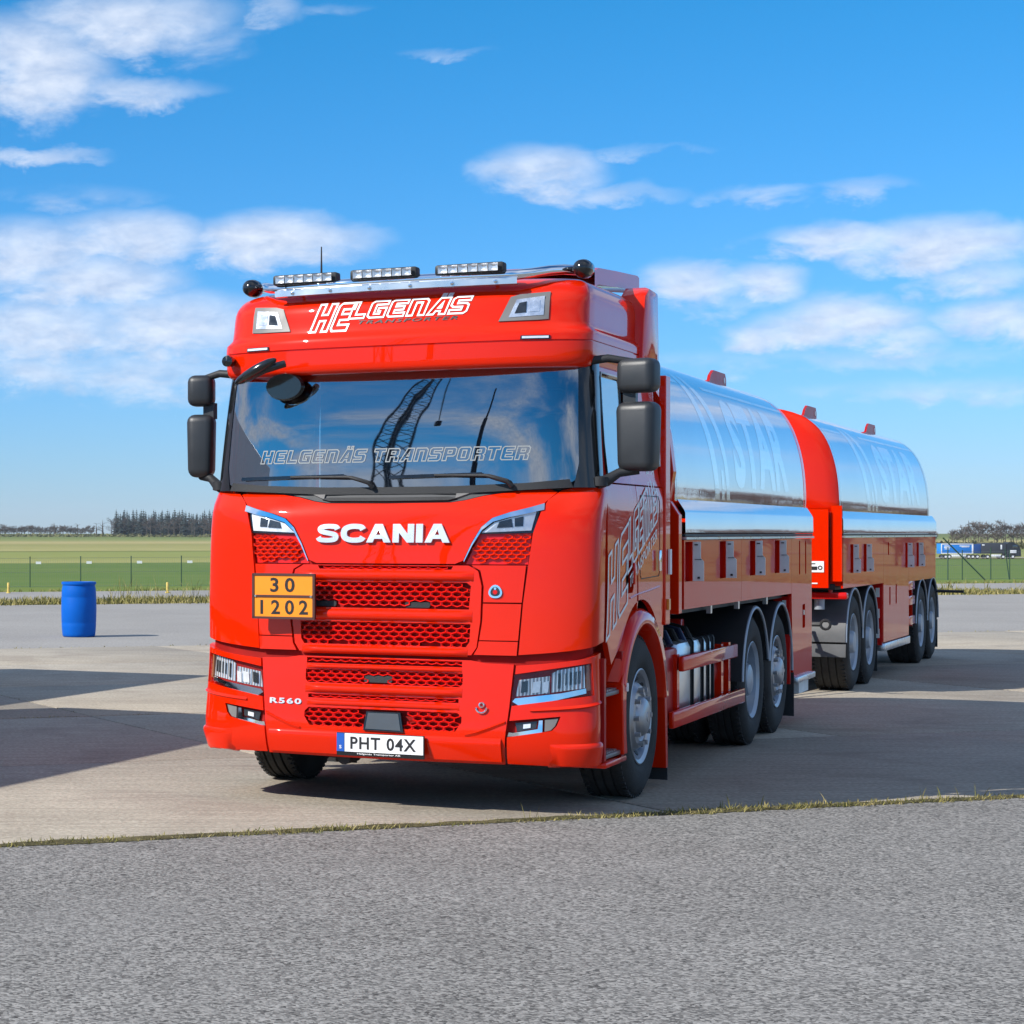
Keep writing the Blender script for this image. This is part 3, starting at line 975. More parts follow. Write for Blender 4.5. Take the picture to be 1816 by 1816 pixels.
# -- corner deflectors
cd = [CAB.av(0.785, 0.915), 0]
left = [(0.786, 0.912), (0.808, 1.20), (0.836, 1.435), (0.856, 1.60), (0.893, 1.72), (0.925, 1.79), (0.985, 1.845)]
left = [(CAB.av(v, z), z) for v, z in dens(left + left[::-1])[:len(dens(left + left[::-1])) // 2 + 1]]
right = [(1.10, z) for z in [1.88 - (1.88 - 0.985) * k / 16 for k in range(17)]]
topc = [(CAB.av(0.985, 1.845) + (1.10 - CAB.av(0.985, 1.845)) * k / 8, 1.845 + 0.035 * min(1, k / 3)) for k in range(1, 8)]
botc = [(1.10 + (CAB.av(0.786, 0.912) - 1.10) * k / 8, 0.985 - 0.073 * k / 8) for k in range(1, 8)]
both('corner_deflector', CAB, (left + topc + right + botc)[::-1], 'red', truck, depth=0.03, sp=0.05)
# -- bumper, middle
bm_half = [(0, 0.876), (0.52, 0.876), (0.60, 0.862), (0.762, 0.858), (0.742, 0.62), (0.722, 0.44), (0.715, 0.29), (0, 0.285)]
patch('bumper_centre', CAB, CAB.V(sym(bm_half)), 'red', truck, holes=[CAB.V(g) for g in (G3, G4, G5, G6)], depth=0.05, sp=0.05)
# chamfer lines of the bumper middle
for s in (1, -1):
    mb = MB()
    pts = [(0.50, 0.455), (0.56, 0.47), (0.64, 0.50), (0.722, 0.535)]
    rr = [[CAB(s * CAB.av(v, z + d), z + d, o_) for v, z in pts] for d, o_ in ((-0.016, 0.001), (0.0, 0.010), (0.006, 0.001))]
    mb.loft(rr)
    mb.build('bumper_crease', 'red', truck, True, 60)
mb = MB()
rr = []
for d, o_ in ((0.44, 0.001), (0.425, 0.014), (0.40, 0.016), (0.31, 0.012), (0.285, -0.02), (0.285, -0.06)):
    rr.append([CAB(CAB.av(-0.70 + 1.4 * i / 24, d), d, o_) for i in range(25)])
mb.loft(rr)
mb.build('bumper_lip', 'red', truck, True, 50)
# -- bumper corners with headlight and fog lamp openings
HL = [(0.748, 0.624), (0.762, 0.802), (1.165, 0.870), (1.178, 0.690)]
FL = [(0.722, 0.447), (0.742, 0.541), (1.018, 0.572), (1.00, 0.52), (0.975, 0.492)]
def cpts(pts):
    return CAB.V(pts)
bc_left = [(0.728, 0.295), (0.733, 0.44), (0.754, 0.62), (0.774, 0.852)]
bl = [(CAB.av(v, z), z) for v, z in dens(bc_left + bc_left[::-1])[:len(dens(bc_left + bc_left[::-1])) // 2 + 1]]
br = [(1.03, 0.925 - (0.925 - 0.275) * k / 14) for k in range(15)]
bt = [(CAB.av(0.774, 0.852) + (1.03 - CAB.av(0.774, 0.852)) * k / 8, 0.852 + 0.073 * k / 8) for k in range(1, 8)]
bb = [(1.03 + (CAB.av(0.728, 0.295) - 1.03) * k / 8, 0.275 + 0.02 * k / 8) for k in range(1, 8)]
both('bumper_corner', CAB, (bl + bt + br + bb)[::-1], 'red', truck, holes=[cpts(HL), cpts(FL)], depth=0.045, sp=0.05)
for s in (1, -1):
    mb = MB()
    rr = []
    for z, o_ in ((0.615, 0.001), (0.600, 0.012), (0.592, 0.002)):
        rr.append([CAB(s * (0.40 + 0.62 * k / 14), z + 0.045 * k / 14, o_) for k in range(15)])
    mb.loft(rr); mb.build('bumper_crease', 'red', truck, True, 60)
    mb = MB()
    rr = []
    for z, o_ in ((0.415, 0.001), (0.405, 0.014), (0.385, 0.018), (0.30, 0.016), (0.272, -0.015), (0.272, -0.06)):
        rr.append([CAB(s * (0.50 + 0.53 * k / 14), z + (0.012 * k / 14 if z > 0.35 else 0), o_ * min(1, k / 2.0) if o_ > 0.002 else o_) for k in range(15)])
    mb.loft(rr); mb.build('bumper_lip', 'red', truck, True, 50)

    S_ = lambda pts: (cpts(pts) if s > 0 else mir(cpts(pts)))
    # headlight
    h = patch('headlight', CAB, S_(HL), 'gloss_black', truck, depth=0.04, sp=0.05, off=-0.045)
    h['label'] = 'headlight with silver reflectors behind a clear lens'
    patch('reflector', CAB, S_([(0.757, 0.650), (0.772, 0.668), (1.02, 0.702), (1.145, 0.730), (1.147, 0.702), (1.00, 0.664), (0.86, 0.637), (0.79, 0.630)][::1]), 'chrome', h, depth=0.02, sp=0.04, off=-0.010)
    patch('reflector', CAB, S_([(0.968, 0.706), (0.968, 0.812), (1.0, 0.830), (1.140, 0.857), (1.147, 0.732)]), 'flutes', h, depth=0.03, sp=0.02, off=-0.028)
    patch('reflector', CAB, S_([(0.772, 0.680), (0.788, 0.772), (0.958, 0.798), (0.958, 0.702)]), 'flutes', h, depth=0.03, sp=0.02, off=-0.032)
    for (a, b_) in ((0.80, 0.835), (0.862, 0.905), (0.918, 0.950)):
        patch('light_element', CAB, S_([(a, 0.700), (a + 0.006, 0.762), (b_ + 0.004, 0.770), (b_, 0.707)]), 'lamp_dark' if a < 0.84 else 'lamp_lens', h, depth=0.02, sp=0.02, off=-0.022)
    for (a, b_, c_, d_) in ((1.002, 1.012, 0.728, 0.812), (1.040, 1.046, 0.745, 0.812), (1.066, 1.071, 0.748, 0.818), (1.094, 1.099, 0.752, 0.822), (1.116, 1.120, 0.756, 0.826)):
        patch('light_element', CAB, S_([(a, c_), (a, d_), (b_, d_ + 0.003), (b_, c_ + 0.003)]), 'lamp_dark', h, depth=0.02, sp=0.02, off=-0.020)
    patch('turn_signal', CAB, S_([(1.152, 0.715), (1.147, 0.858), (1.163, 0.864), (1.172, 0.720)]), 'amber_dark', h, depth=0.02, sp=0.03, off=-0.018)
    patch('lens', CAB, S_([(0.752, 0.628), (0.766, 0.799), (1.162, 0.866), (1.175, 0.693)]), 'clear_lens', h, depth=0.0, sp=0.05, off=-0.002)
    # fog lamp
    g = patch('fog_lamp', CAB, S_(FL), 'gloss_black', truck, depth=0.04, sp=0.05, off=-0.045)
    patch('reflector', CAB, S_([(0.735, 0.452), (0.742, 0.476), (0.765, 0.474), (0.90, 0.500), (0.905, 0.548), (0.925, 0.55), (0.925, 0.482), (0.80, 0.458)]), 'chrome', g, depth=0.02, sp=0.04, off=-0.012)
    patch('light_element', CAB, S_([(0.785, 0.482), (0.775, 0.532), (0.895, 0.545), (0.89, 0.505)]), 'lamp_dark', g, depth=0.02, sp=0.02, off=-0.026)
    patch('light_element', CAB, S_([(0.82, 0.500), (0.82, 0.525), (0.86, 0.530), (0.86, 0.507)]), 'lamp_lens', g, depth=0.02, sp=0.02, off=-0.020)
    patch('corner_light', CAB, S_([(0.937, 0.487), (0.937, 0.553), (1.008, 0.563), (0.992, 0.52), (0.97, 0.495)]), 'grey_trim', g, depth=0.02, sp=0.03, off=-0.010)
# -- radar cover, number plate, badges
def cabmap(v, z, off):
    return CAB(CAB.av(v, z), z, off)
rc = patch('radar_cover', CAB, CAB.V([(-0.103, 0.456), (0.139, 0.452), (0.118, 0.563), (-0.086, 0.563)]), 'gloss_black', truck, depth=0.03, off=0.012)
patch('radar_lens', CAB, CAB.V([(-0.088, 0.464), (0.124, 0.461), (0.107, 0.555), (-0.075, 0.555)]), 'radar', rc, depth=0.004, off=0.016)
PY = -0.035
pl_ = MB().box((0.008, PY + 0.006, 0.372), (0.53, 0.012, 0.135)).build('plate_holder', 'gloss_black', truck, False, bevel=0.003)
def planemap(u):
    return lambda x, z, off: Vector((x, u - off, z))
MB().box((0.031, PY - 0.002, 0.382), (0.472, 0.006, 0.106)).build('plate_face', 'white', pl_, False)
MB().box((-0.231, PY - 0.002, 0.382), (0.046, 0.006, 0.106)).build('plate_band', 'plate_blue', pl_, False)
text_mb('PHT 04X', (-0.17, 0.345, 0.225, 0.418), planemap(PY - 0.005), thick=0.0006, lift=0.001, offset=0.020, spacing=1.12).build('plate_lettering', 'black_print', pl_, False)
text_mb('S', (-0.238, 0.345, -0.224, 0.365), planemap(PY - 0.005), thick=0.0006, lift=0.001, offset=0.012).build('country_letter', 'white', pl_, False)
text_mb('Helgenäs Transporter AB', (-0.13, 0.3115, 0.13, 0.3235), planemap(PY), thick=0.0006, lift=0.001, offset=0.01).build('holder_lettering', 'white', pl_, False)
# hazard plate on its bracket
HP = -0.028
hz = MB().box((-0.590, HP + 0.012, 1.228), (0.392, 0.022, 0.268)).build('hazard_plate', 'plate_brown', truck, False, bevel=0.003)
hz['label'] = 'orange hazard plate reading 30 over 1202'
MB().box((-0.590, HP - 0.002, 1.292), (0.372, 0.005, 0.120)).build('plate_face', 'orange', hz, False)
MB().box((-0.590, HP - 0.002, 1.164), (0.372, 0.005, 0.120)).build('plate_face', 'orange', hz, False)
for z_ in (1.3565, 1.228, 1.0995):
    MB().box((-0.590, HP - 0.004, z_), (0.392, 0.010, 0.014)).build('plate_rail', 'plate_brown', hz, False)
for sx in (-0.781, -0.399):
    MB().box((sx, HP - 0.004, 1.228), (0.014, 0.010, 0.266)).build('plate_rail', 'plate_brown', hz, False)
for sx in (-0.765, -0.415):
    MB().lathe([(HP - 0.012, 0.0001), (HP - 0.012, 0.007), (HP - 0.004, 0.008)], 'y', (sx, 0, 1.228), 12).build('rivet', 'chrome', hz)
text_mb('30', (-0.672, 1.252, -0.518, 1.338), planemap(HP - 0.0045), thick=0.0005, lift=0.001, offset=0.022, spacing=1.5).build('plate_digits', 'black_print', hz, False)
text_mb('1202', (-0.735, 1.120, -0.435, 1.206), planemap(HP - 0.0045), thick=0.0005, lift=0.001, offset=0.022, spacing=1.5).build('plate_digits', 'black_print', hz, False)
for sx in (-0.72, -0.46):
    MB().box((sx, 0.035, 1.228), (0.03, 0.12, 0.03)).build('plate_bracket', 'dark', hz, False)
# maker's letters in silver relief
bold_text('SCANIA', (-0.412, 1.546, 0.392, 1.652), cabmap, 0.018).build('front_lettering', 'letter_silver', truck, True, 30)
text_mb('R560', (-0.700, 0.588, -0.495, 0.622), cabmap, thick=0.003, lift=0.004, offset=0.03, extrude=0.05, spacing=1.2).build('type_lettering', 'letter_silver', truck, True, 30)
def disc_patch(name, v, z, r, m, parent, off, shape=None):
    pts = [(v + r * math.cos(2 * math.pi * k / 20) * (1 if shape is None else shape(k / 20)), z + r * math.sin(2 * math.pi * k / 20) * (1 if shape is None else shape(k / 20))) for k in range(20)]
    return patch(name, CAB, [(CAB.av(x, y), y) for x, y in pts], m, parent, depth=0.006, sp=0.01, off=off)
shp = lambda q: 1 - 0.10 * (0.5 + 0.5 * math.cos(3 * (2 * math.pi * q - math.pi / 2 + math.pi)))
bd_ = disc_patch('badge', 0.655, 1.268, 0.040, 'chrome', truck, 0.008, shp)
disc_patch('badge_field', 0.655, 1.268, 0.028, 'lamp_dark', bd_, 0.011, shp)
disc_patch('badge_crest', 0.655, 1.266, 0.013, 'red_trim', bd_, 0.014)
disc_patch('badge_crest', 0.655, 1.286, 0.007, 'chrome', bd_, 0.014)
mb = MB()
mb.tube([cabmap(0.588 + 0.030 * math.cos(q), 0.610 + 0.030 * math.sin(q), 0.008) for q in [math.pi * (1.0 + k / 8) for k in range(9)]], 0.006, 8)
mb.tube([cabmap(0.588 + 0.013 * math.cos(q), 0.625 + 0.013 * math.sin(q), 0.008) for q in [2 * math.pi * k / 12 for k in range(12)]], 0.005, 6, closed=True)
mb.build('badge', 'chrome', truck)

# -- cowl below the windscreen and wipers
cowl_half = [(0, 1.868), (0.45, 1.872), (0.80, 1.885), (1.02, 1.905), (1.06, 1.885), (0.975, 1.857), (0.92, 1.860), (0.74, 1.850), (0.56, 1.823), (0.46, 1.797), (0.38, 1.785), (0, 1.783)]
patch('wiper_cowl', CAB, CAB.V(sym(cowl_half)), 'cowl', truck, depth=0.03, off=-0.006)
patch('cowl_step', CAB, CAB.V(sym([(0, 1.806), (0.36, 1.808), (0.41, 1.80), (0.36, 1.788), (0, 1.786)])), 'dark', truck, depth=0.02, off=0.008)
for s in (1, -1):
    q = CAB.V([(0.40, 1.80), (0.48, 1.83), (0.60, 1.852), (0.62, 1.868), (0.50, 1.862), (0.40, 1.835)])
    patch('cowl_cover', CAB, q if s > 0 else mir(q), 'grey_trim', truck, depth=0.02, off=0.006)
def wsm(v, z, off):
    return WS(WS.av(v, z), z, off)
def wiper(v_piv, v_elbow, v_tip0, v_tip1):
    mb = MB()
    mb.tube([wsm(v_piv, 1.868, 0.02), wsm(v_piv - 0.02, 1.895, 0.04), wsm(v_elbow, 1.925, 0.045), wsm((v_elbow + v_tip1) / 2, 1.930, 0.04), wsm((v_tip0 + v_tip1) / 2, 1.935, 0.03)], [0.014, 0.014, 0.012, 0.009, 0.007], 8)
    o_ = mb.build('wiper', 'dark', truck)
    b2 = MB()
    n = 10
    b2.loft([[wsm(v_tip0 + (v_tip1 - v_tip0) * k / n, 1.918 + d + 0.012 * k / n, f_) for k in range(n + 1)] for d, f_ in ((0, 0.012), (0.0, 0.024), (0.020, 0.022), (0.016, 0.012))])
    b2.build('wiper_blade', 'gloss_black', o_)
wiper(-0.10, -0.22, -0.95, -0.28)
wiper(0.72, 0.60, 0.0, 0.55)

# -- windscreen
glass_half = [(0, 2.62), (0.40, 2.62), (0.80, 2.62), (1.0, 2.618), (1.045, 2.60), (1.055, 2.45), (1.075, 2.0), (1.07, 1.91), (1.03, 1.885), (0.8, 1.865), (0.4, 1.852), (0, 1.85)]
ws_ = patch('windscreen', WS, WS.V(sym(glass_half)), 'windscreen', truck, depth=0.0, sp=0.04, off=0.0, sharp=180)
for s in (1, -1):    # black border strip and A-pillar
    pol = [(WS.av(1.045, 2.62), 2.62), (WS.av(1.055, 2.45), 2.45), (WS.av(1.075, 2.0), 2.0), (WS.av(1.05, 1.86), 1.86), (1.05, 1.86), (1.06, 2.0), (1.06, 2.3), (1.05, 2.62)]
    pol = dens(pol, 0.06)
    patch('pillar', WS, pol[::-1] if s > 0 else mir(pol[::-1]), 'gloss_black', truck, depth=0.03, off=0.004)
pol = WS.V(sym([(0, 1.872), (0.4, 1.874), (0.8, 1.888), (1.03, 1.908), (1.05, 1.86), (0.4, 1.83), (0, 1.83)]))
patch('screen_border', WS, pol, 'dark', truck, depth=0.01, off=0.003)
outline_text('HELGENÄS', (-0.83, 2.022, -0.145, 2.098), wsm, 0.085, 0.25, 0.003).build('screen_lettering', 'screen_print', ws_, False)
outline_text('TRANSPORTER', (-0.115, 2.022, 0.82, 2.098), wsm, 0.085, 0.25, 0.003).build('screen_lettering', 'screen_print', ws_, False)
# -- cab inside
ins = MB()
ins.box((0, 0.62, 1.62), (2.0, 0.42, 0.36), bev=0.05)
ins.box((0.55, 0.52, 1.83), (0.55, 0.25, 0.10), bev=0.04)
ins.build('dashboard', 'interior', truck)
for vx in (0.55, -0.55):
    st = MB()
    st.box((vx, 1.20, 1.62), (0.52, 0.52, 0.16), bev=0.05)
    st.box((vx, 1.48, 2.0), (0.50, 0.14, 0.72), bev=0.05)
    st.box((vx, 1.50, 2.42), (0.28, 0.10, 0.18), bev=0.04)
    st.build('seat', 'interior', truck)
sw = MB()
ax = Vector((0, -0.75, 0.66)).normalized()
e1 = Vector((1, 0, 0)); e2 = ax.cross(e1)
cc = Vector((0.55, 0.78, 1.92))
sw.tube([cc + (e1 * math.cos(2*math.pi*k/24) + e2 * math.sin(2*math.pi*k/24)) * 0.22 for k in range(24)], 0.016, 8, closed=True)
sw.tube([cc - e1 * 0.21, cc + e1 * 0.21], 0.014, 6)
sw.tube([cc, cc - ax * 0.25], 0.03, 8)
sw.build('steering_wheel', 'dark', truck)
MB().box((0, 1.25, 2.62), (2.0, 1.35, 0.02)).build('headliner', 'interior', truck, False)

# -- visor and roof shell
mb = MB()
AA = [i / 20 for i in range(21)]
UE = 2.0
def vis_row(z, off=0.0):
    r = []
    u_end = UE - VIS.u0(z) - VIS.L(z)
    side = [1 + u_end * k / 12 for k in range(1, 13)]
    for a in [-x for x in reversed(AA[1:] + side)] + AA + side:
        r.append(VIS(a, z, off))
    return r
spec = [(2.56, 0), (2.58, 0), (2.61, 0), (2.66, 0), (2.694, 0), (2.697, -0.009), (2.702, -0.009), (2.705, 0), (2.735, 0), (2.755, 0), (2.772, 0), (2.79, 0), (2.81, 0), (2.84, 0), (2.88, 0), (2.92, 0), (2.95, 0), (2.98, 0), (3.00, 0), (3.02, 0), (3.04, 0), (3.06, 0), (3.075, 0), (3.087, 0), (3.096, 0), (3.103, 0)]
lip = vis_row(2.56)
rows = [[Vector((p.x * 0.94, p.y + 0.12 if p.y < 1.6 else p.y, 2.575)) for p in lip], [Vector((p.x * 0.985, p.y + 0.03 if p.y < 1.6 else p.y, 2.548)) for p in lip]] + [vis_row(z, o_) for z, o_ in spec]
mb.loft(rows)
last = rows[-1]
k0 = len(mb.v) - len(last)
n = len(last)
for i in range(n // 2):
    mb.f.append((k0 + i, k0 + i + 1, k0 + n - 2 - i, k0 + n - 1 - i)) if i + 1 <= n - 2 - i else None
    mb.mi.append(0) if i + 1 <= n - 2 - i else None
vis_o = mb.build('roof_shell', 'red', truck, True, 50, recalc=False)
def vmap(v, z, off):
    return VIS(VIS.av(v, z), z, off)
# visor lamps and marker lights
VL = [(0.635, 2.815), (0.695, 2.955), (0.745, 2.968), (0.905, 2.980), (0.905, 2.822), (0.85, 2.818)]
VI = [(0.690, 2.835), (0.730, 2.938), (0.878, 2.955), (0.878, 2.845)]
for s in (1, -1):
    S_ = lambda pts: (VIS.V(pts) if s > 0 else mir(VIS.V(pts)))
    l_ = patch('visor_lamp', VIS, S_(VL), 'grey_trim', truck, depth=0.03, sp=0.05, off=0.008)
    patch('reflector', VIS, S_(VI), 'lamp_body', l_, depth=0.01, sp=0.03, off=0.011)
    patch('light_element', VIS, S_([(0.722, 2.858), (0.745, 2.918), (0.785, 2.925), (0.785, 2.862)]), 'lamp_dark', l_, depth=0.004, sp=0.02, off=0.014)
    patch('light_element', VIS, S_([(0.80, 2.865), (0.80, 2.925), (0.855, 2.932), (0.855, 2.868)]), 'lamp_body', l_, depth=0.004, sp=0.02, off=0.014)
    mk = patch('marker_light', VIS, S_([(0.765, 2.706), (0.768, 2.728), (0.925, 2.728), (0.925, 2.706)]), 'gloss_black', truck, depth=0.01, sp=0.05, off=0.006)
    patch('marker_lens', VIS, S_([(0.775, 2.711), (0.775, 2.723), (0.917, 2.723), (0.917, 2.711)]), 'lamp_lens', mk, depth=0.004, sp=0.05, off=0.010)
# outlined name on the visor
mb = MB()
outline_text('HE', (-0.505, 2.803, -0.215, 2.968), vmap, 0.075, 0.36, 0.004, mb)
outline_text('LGENÄS', (-0.262, 2.874, 0.478, 2.970), vmap, 0.115, 0.36, 0.004, mb)
mb.build('visor_lettering', 'white', truck, False)
text_mb('TRANSPORTER', (-0.20, 2.838, 0.40, 2.860), vmap, None, thick=0.001, lift=0.003, shear=0.3, offset=0.02, spacing=1.25).build('visor_lettering', 'black_print', truck, False)
# small fittings on the visor
MB().lathe([(0.27, 0.030), (0.25, 0.034), (0.20, 0.034), (0.19, 0.0001)], 'y', (-1.05, 0, 2.655), 20).build('camera_pod', 'gloss_black', truck)

# -- light bar
lb = MB()
bar_pts = []
for k in range(21):
    v = -0.72 + 1.44 * k / 20
    bar_pts.append(Vector((v, 0.20 + 0.05 * (v / 0.72) ** 2, 3.085)))
L_end = [Vector((-0.98, 0.62, 3.135)), Vector((-0.93, 0.50, 3.13)), Vector((-0.87, 0.39, 3.115)), Vector((-0.80, 0.30, 3.095))]
R_end = [Vector((0.80, 0.30, 3.095)), Vector((0.87, 0.39, 3.115)), Vector((0.93, 0.50, 3.13)), Vector((0.98, 0.62, 3.135))]
lb.tube(L_end + bar_pts + R_end, 0.030, 14)
lb_o = lb.build('light_bar', 'chrome', truck)
strip = MB()
strip.loft([[Vector((v, 0.155 + 0.05 * (v / 0.72) ** 2 + dy, z)) for v in [-0.74 + 1.48 * k / 20 for k in range(21)]] for dy, z in ((0.03, 3.070), (0.0, 3.066), (0.0, 3.030), (0.03, 3.026))])
strip.build('bar_strip', 'satin_alu', lb_o, True, 30)
for k in range(6):
    v = -0.62 + 1.24 * k / 5
    MB().lathe([(-0.012, 0.0001), (-0.008, 0.010), (0.0, 0.012)], 'y', (v, 0.155 + 0.05 * (v / 0.72) ** 2, 3.048), 12).build('bolt', 'chrome', lb_o)
for v0, v1 in ((-0.745, -0.335), (-0.245, 0.165), (0.265, 0.672)):
    c = (v0 + v1) / 2
    yb = 0.17 + 0.05 * (c / 0.72) ** 2
    ll = MB().box((c, yb + 0.02, 3.128), (v1 - v0, 0.075, 0.062), bev=0.014).build('led_lamp', 'dark', lb_o)
    for k in range(6):
        w6 = (v1 - v0 - 0.05) / 6
        x = v0 + 0.025 + w6 * (k + 0.5)
        q = MB()
        q.loft([[Vector((x + sx * w6 * 0.46 * f_, yb - 0.036 + d, 3.128 + sz * 0.022 * f_)) for sx, sz in ((-1, -1), (1, -1), (1, 1), (-1, 1))] for f_, d in ((1.0, -0.002), (0.62, 0.012), (0.25, 0.016))], closed=True)
        q.f.append((8, 9, 10, 11)); q.mi.append(0)
        q.build('led_reflector', 'lamp_body', lb_o, False)
    for sx in (-0.12, 0.12):
        MB().box((c + sx, yb + 0.03, 3.098), (0.03, 0.03, 0.03)).build('lamp_foot', 'dark', lb_o, False)
for s in (1, -1):
    bc = Vector((s * 1.03, 0.56, 3.135))
    b2 = MB()
    b2.tube([Vector((s * 0.95, 0.54, 3.13)), bc], 0.014, 8)
    b2.build('beacon_arm', 'chrome', lb_o)
    MB().lathe([(-0.075, 0.0001), (-0.07, 0.03), (-0.05, 0.048), (0.0, 0.056), (0.05, 0.054), (0.075, 0.04), (0.08, 0.0001)], 'y', bc, 20).build('work_lamp', 'gloss_black', lb_o)
for s in (1, -1):
    for y_, z_ in ((0.24, 3.05), (0.40, 3.085)):
        pass
    MB().tube([Vector((s * 0.60, 0.24, 3.08)), Vector((s * 0.60, 0.36, 3.05))], 0.016, 8).build('bar_foot', 'chrome', lb_o)
an = MB()
an.tube([(-0.597, 0.62, 3.05), (-0.597, 0.62, 3.20), (-0.597, 0.62, 3.375)], [0.010, 0.007, 0.004], 8)
an.lathe([(3.04, 0.03), (3.08, 0.025), (3.095, 0.012), (3.10, 0.0001)], 'z', (-0.597, 0.62, 0), 16)
an.build('antenna', 'dark', truck)
# roof hatch hump and rear spoiler
sp_ = MB()
for s in (0,):
    rows = []
    for u, z, h in ((1.02, 3.19, 0.0), (1.12, 3.215, 0.02), (1.6, 3.245, 0.03), (2.15, 3.275, 0.03), (2.2, 3.265, 0.03)):
        rr = []
        for k in range(13):
            v = -0.96 + 1.92 * k / 12
            rr.append(Vector((v, u + 0.10 * (abs(v) / 0.96) ** 4, z + h * (1 - (abs(v) / 0.96) ** 6) * 0.6)))
        rows.append(rr)
    sp_.loft(rows)
    sp_.loft([[p - Vector((0, 0, 0.10)) for p in r] for r in rows])
    sp_.loft([rows[-1], [p - Vector((0, 0, 0.10)) for p in rows[-1]]])
    sp_.loft([[r[0] for r in rows], [r[0] - Vector((0, 0, 0.10)) for r in rows]])
    sp_.loft([[r[-1] for r in rows], [r[-1] - Vector((0, 0, 0.10)) for r in rows]])
sp_.build('roof_spoiler', 'red', truck, True, 40)
for s in (1, -1):
    f_ = MB()
    prof = [(1.52, 2.62), (1.58, 2.92), (1.63, 3.08), (1.75, 3.14), (1.98, 3.13), (2.02, 2.62)]
    rows = []
    for (v, sc) in ((1.00, 1.0), (1.12, 1.0), (1.145, 0.97), (1.15, 0.93)):
        cu, cz = 1.78, 2.8
        rows.append([Vector((s * v, cu + (u - cu) * sc, cz + (z - cz) * sc)) for u, z in dens(prof, 0.06)])
    f_.loft(rows, closed=True)
    n_ = len(rows[-1])
    f_.f.append(tuple(len(f_.v) - n_ + i for i in range(n_))); f_.mi.append(0)
    f_.build('side_fairing', 'red', truck, True, 45)
    # long vertical wind deflector behind the cab
    d_ = MB()
    d_.prism([(1.93, 1.02), (2.07, 1.02), (2.08, 2.60), (1.95, 2.60)], 'x', s * 1.16, s * 1.205)
    d_.build('wind_deflector', 'red', truck, False, bevel=0.008)
    MB().box((s * 1.215, 2.02, 1.42), (0.012, 0.05, 0.16)).build('reflector_strip', 'white', truck, False)
    MB().box((s * 1.212, 2.0, 1.15), (0.012, 0.05, 0.07)).build('side_marker', 'amber', truck, False)

# -- flank: door, hatch, window frame
def flank(u, z, off):
    return CAB(CAB.au(u, z), z, off)
HUB_U, HUB_Z = 1.31, 0.49
def arch(r, a0, a1, n=14, c=(HUB_U, HUB_Z + 0.05)):
    return [(c[0] + r * math.cos(R(a0 + (a1 - a0) * k / n)), c[1] + r * math.sin(R(a0 + (a1 - a0) * k / n))) for k in range(n + 1)]
door_low = [(0.455, 0.985), (0.455, 1.885), (1.19, 1.885), (1.19, 1.14)] + [p for p in arch(0.66, 98, 132, 5)] + [(0.80, 0.955), (0.56, 0.845)]
hole_h = rrect(0.90, 1.245, 1.10, 1.44, 0.03)
both_d = both('door', CAB, CAB.U(door_low), 'red', truck, holes=[CAB.U(hole_h)], depth=0.03, sp=0.08)
for s, dr in zip((1, -1), both_d):
    q = CAB.U(hole_h)
    patch('handle_recess', CAB, q if s > 0 else mir(q), 'dark', dr, depth=0.0, off=-0.035)
    MB().box((s * 1.20, 1.09, 1.36), (0.02, 0.03, 0.13), bev=0.006).build('door_handle', 'red', dr)
rear_low = [(1.20, 1.14), (1.20, 1.885), (1.93, 1.885), (1.93, 1.05), (1.90, 0.90), (1.895, 0.84)] + arch(0.66, 28, 96, 12)[0:]
rear_low = [(1.20, 1.885), (1.93, 1.885), (1.93, 0.95)] + arch(0.66, 32, 97, 12)
rp = both('rear_panel', CAB, CAB.U(rear_low), 'red', truck, depth=0.03, sp=0.08)
for s in (1, -1):
    sm = MB()
    hatch = [(1.27, 1.345), (1.27, 1.80), (1.30, 1.83), (1.78, 1.83), (1.81, 1.80), (1.81, 1.36), (1.78, 1.335), (1.30, 1.325)]
    pts = [flank(u, z, 0.0) for u, z in dens(hatch, 0.1)]
    pts = [Vector((s * p.x, p.y, p.z)) for p in pts]
    sm.tube(pts, 0.003, 6, closed=True)
    sm.build('hatch_seam', 'dark', truck)
    MB().box((s * 1.214, 1.74, 1.43), (0.012, 0.05, 0.13), bev=0.004).build('hatch_lock', 'chrome', truck)
    # character line
    cl_ = MB()
    cl_.tube([(s * flank(u, z, 0).x, u, z) for u, z in ((1.0, 1.215), (1.2, 1.235), (1.5, 1.25), (1.8, 1.27))], 0.006, 6)
    cl_.build('body_crease', 'red', truck)
upper = [(0.48, 1.895), (0.48, 2.56), (1.93, 2.56), (1.93, 1.895)]
win = [(0.535, 1.93), (0.535, 2.50), (0.56, 2.525), (1.10, 2.525), (1.13, 2.50), (1.13, 2.02), (0.80, 1.93)]
uo = both('door_frame', CAB, CAB.U(upper), 'red', truck, holes=[CAB.U(win)], depth=0.03, sp=0.10)
for s, o_ in zip((1, -1), uo):
    q = CAB.U(win)
    patch('window_pane', CAB, q if s > 0 else mir(q), 'side_glass', o_, depth=0.0, sp=0.1, off=-0.012)
    tb = MB()
    tb.tube([(s * flank(u, z, 0).x, u, z) for u, z in dens(win, 0.15)], 0.012, 6, closed=True)
    tb.build('window_seal', 'gloss_black', o_)
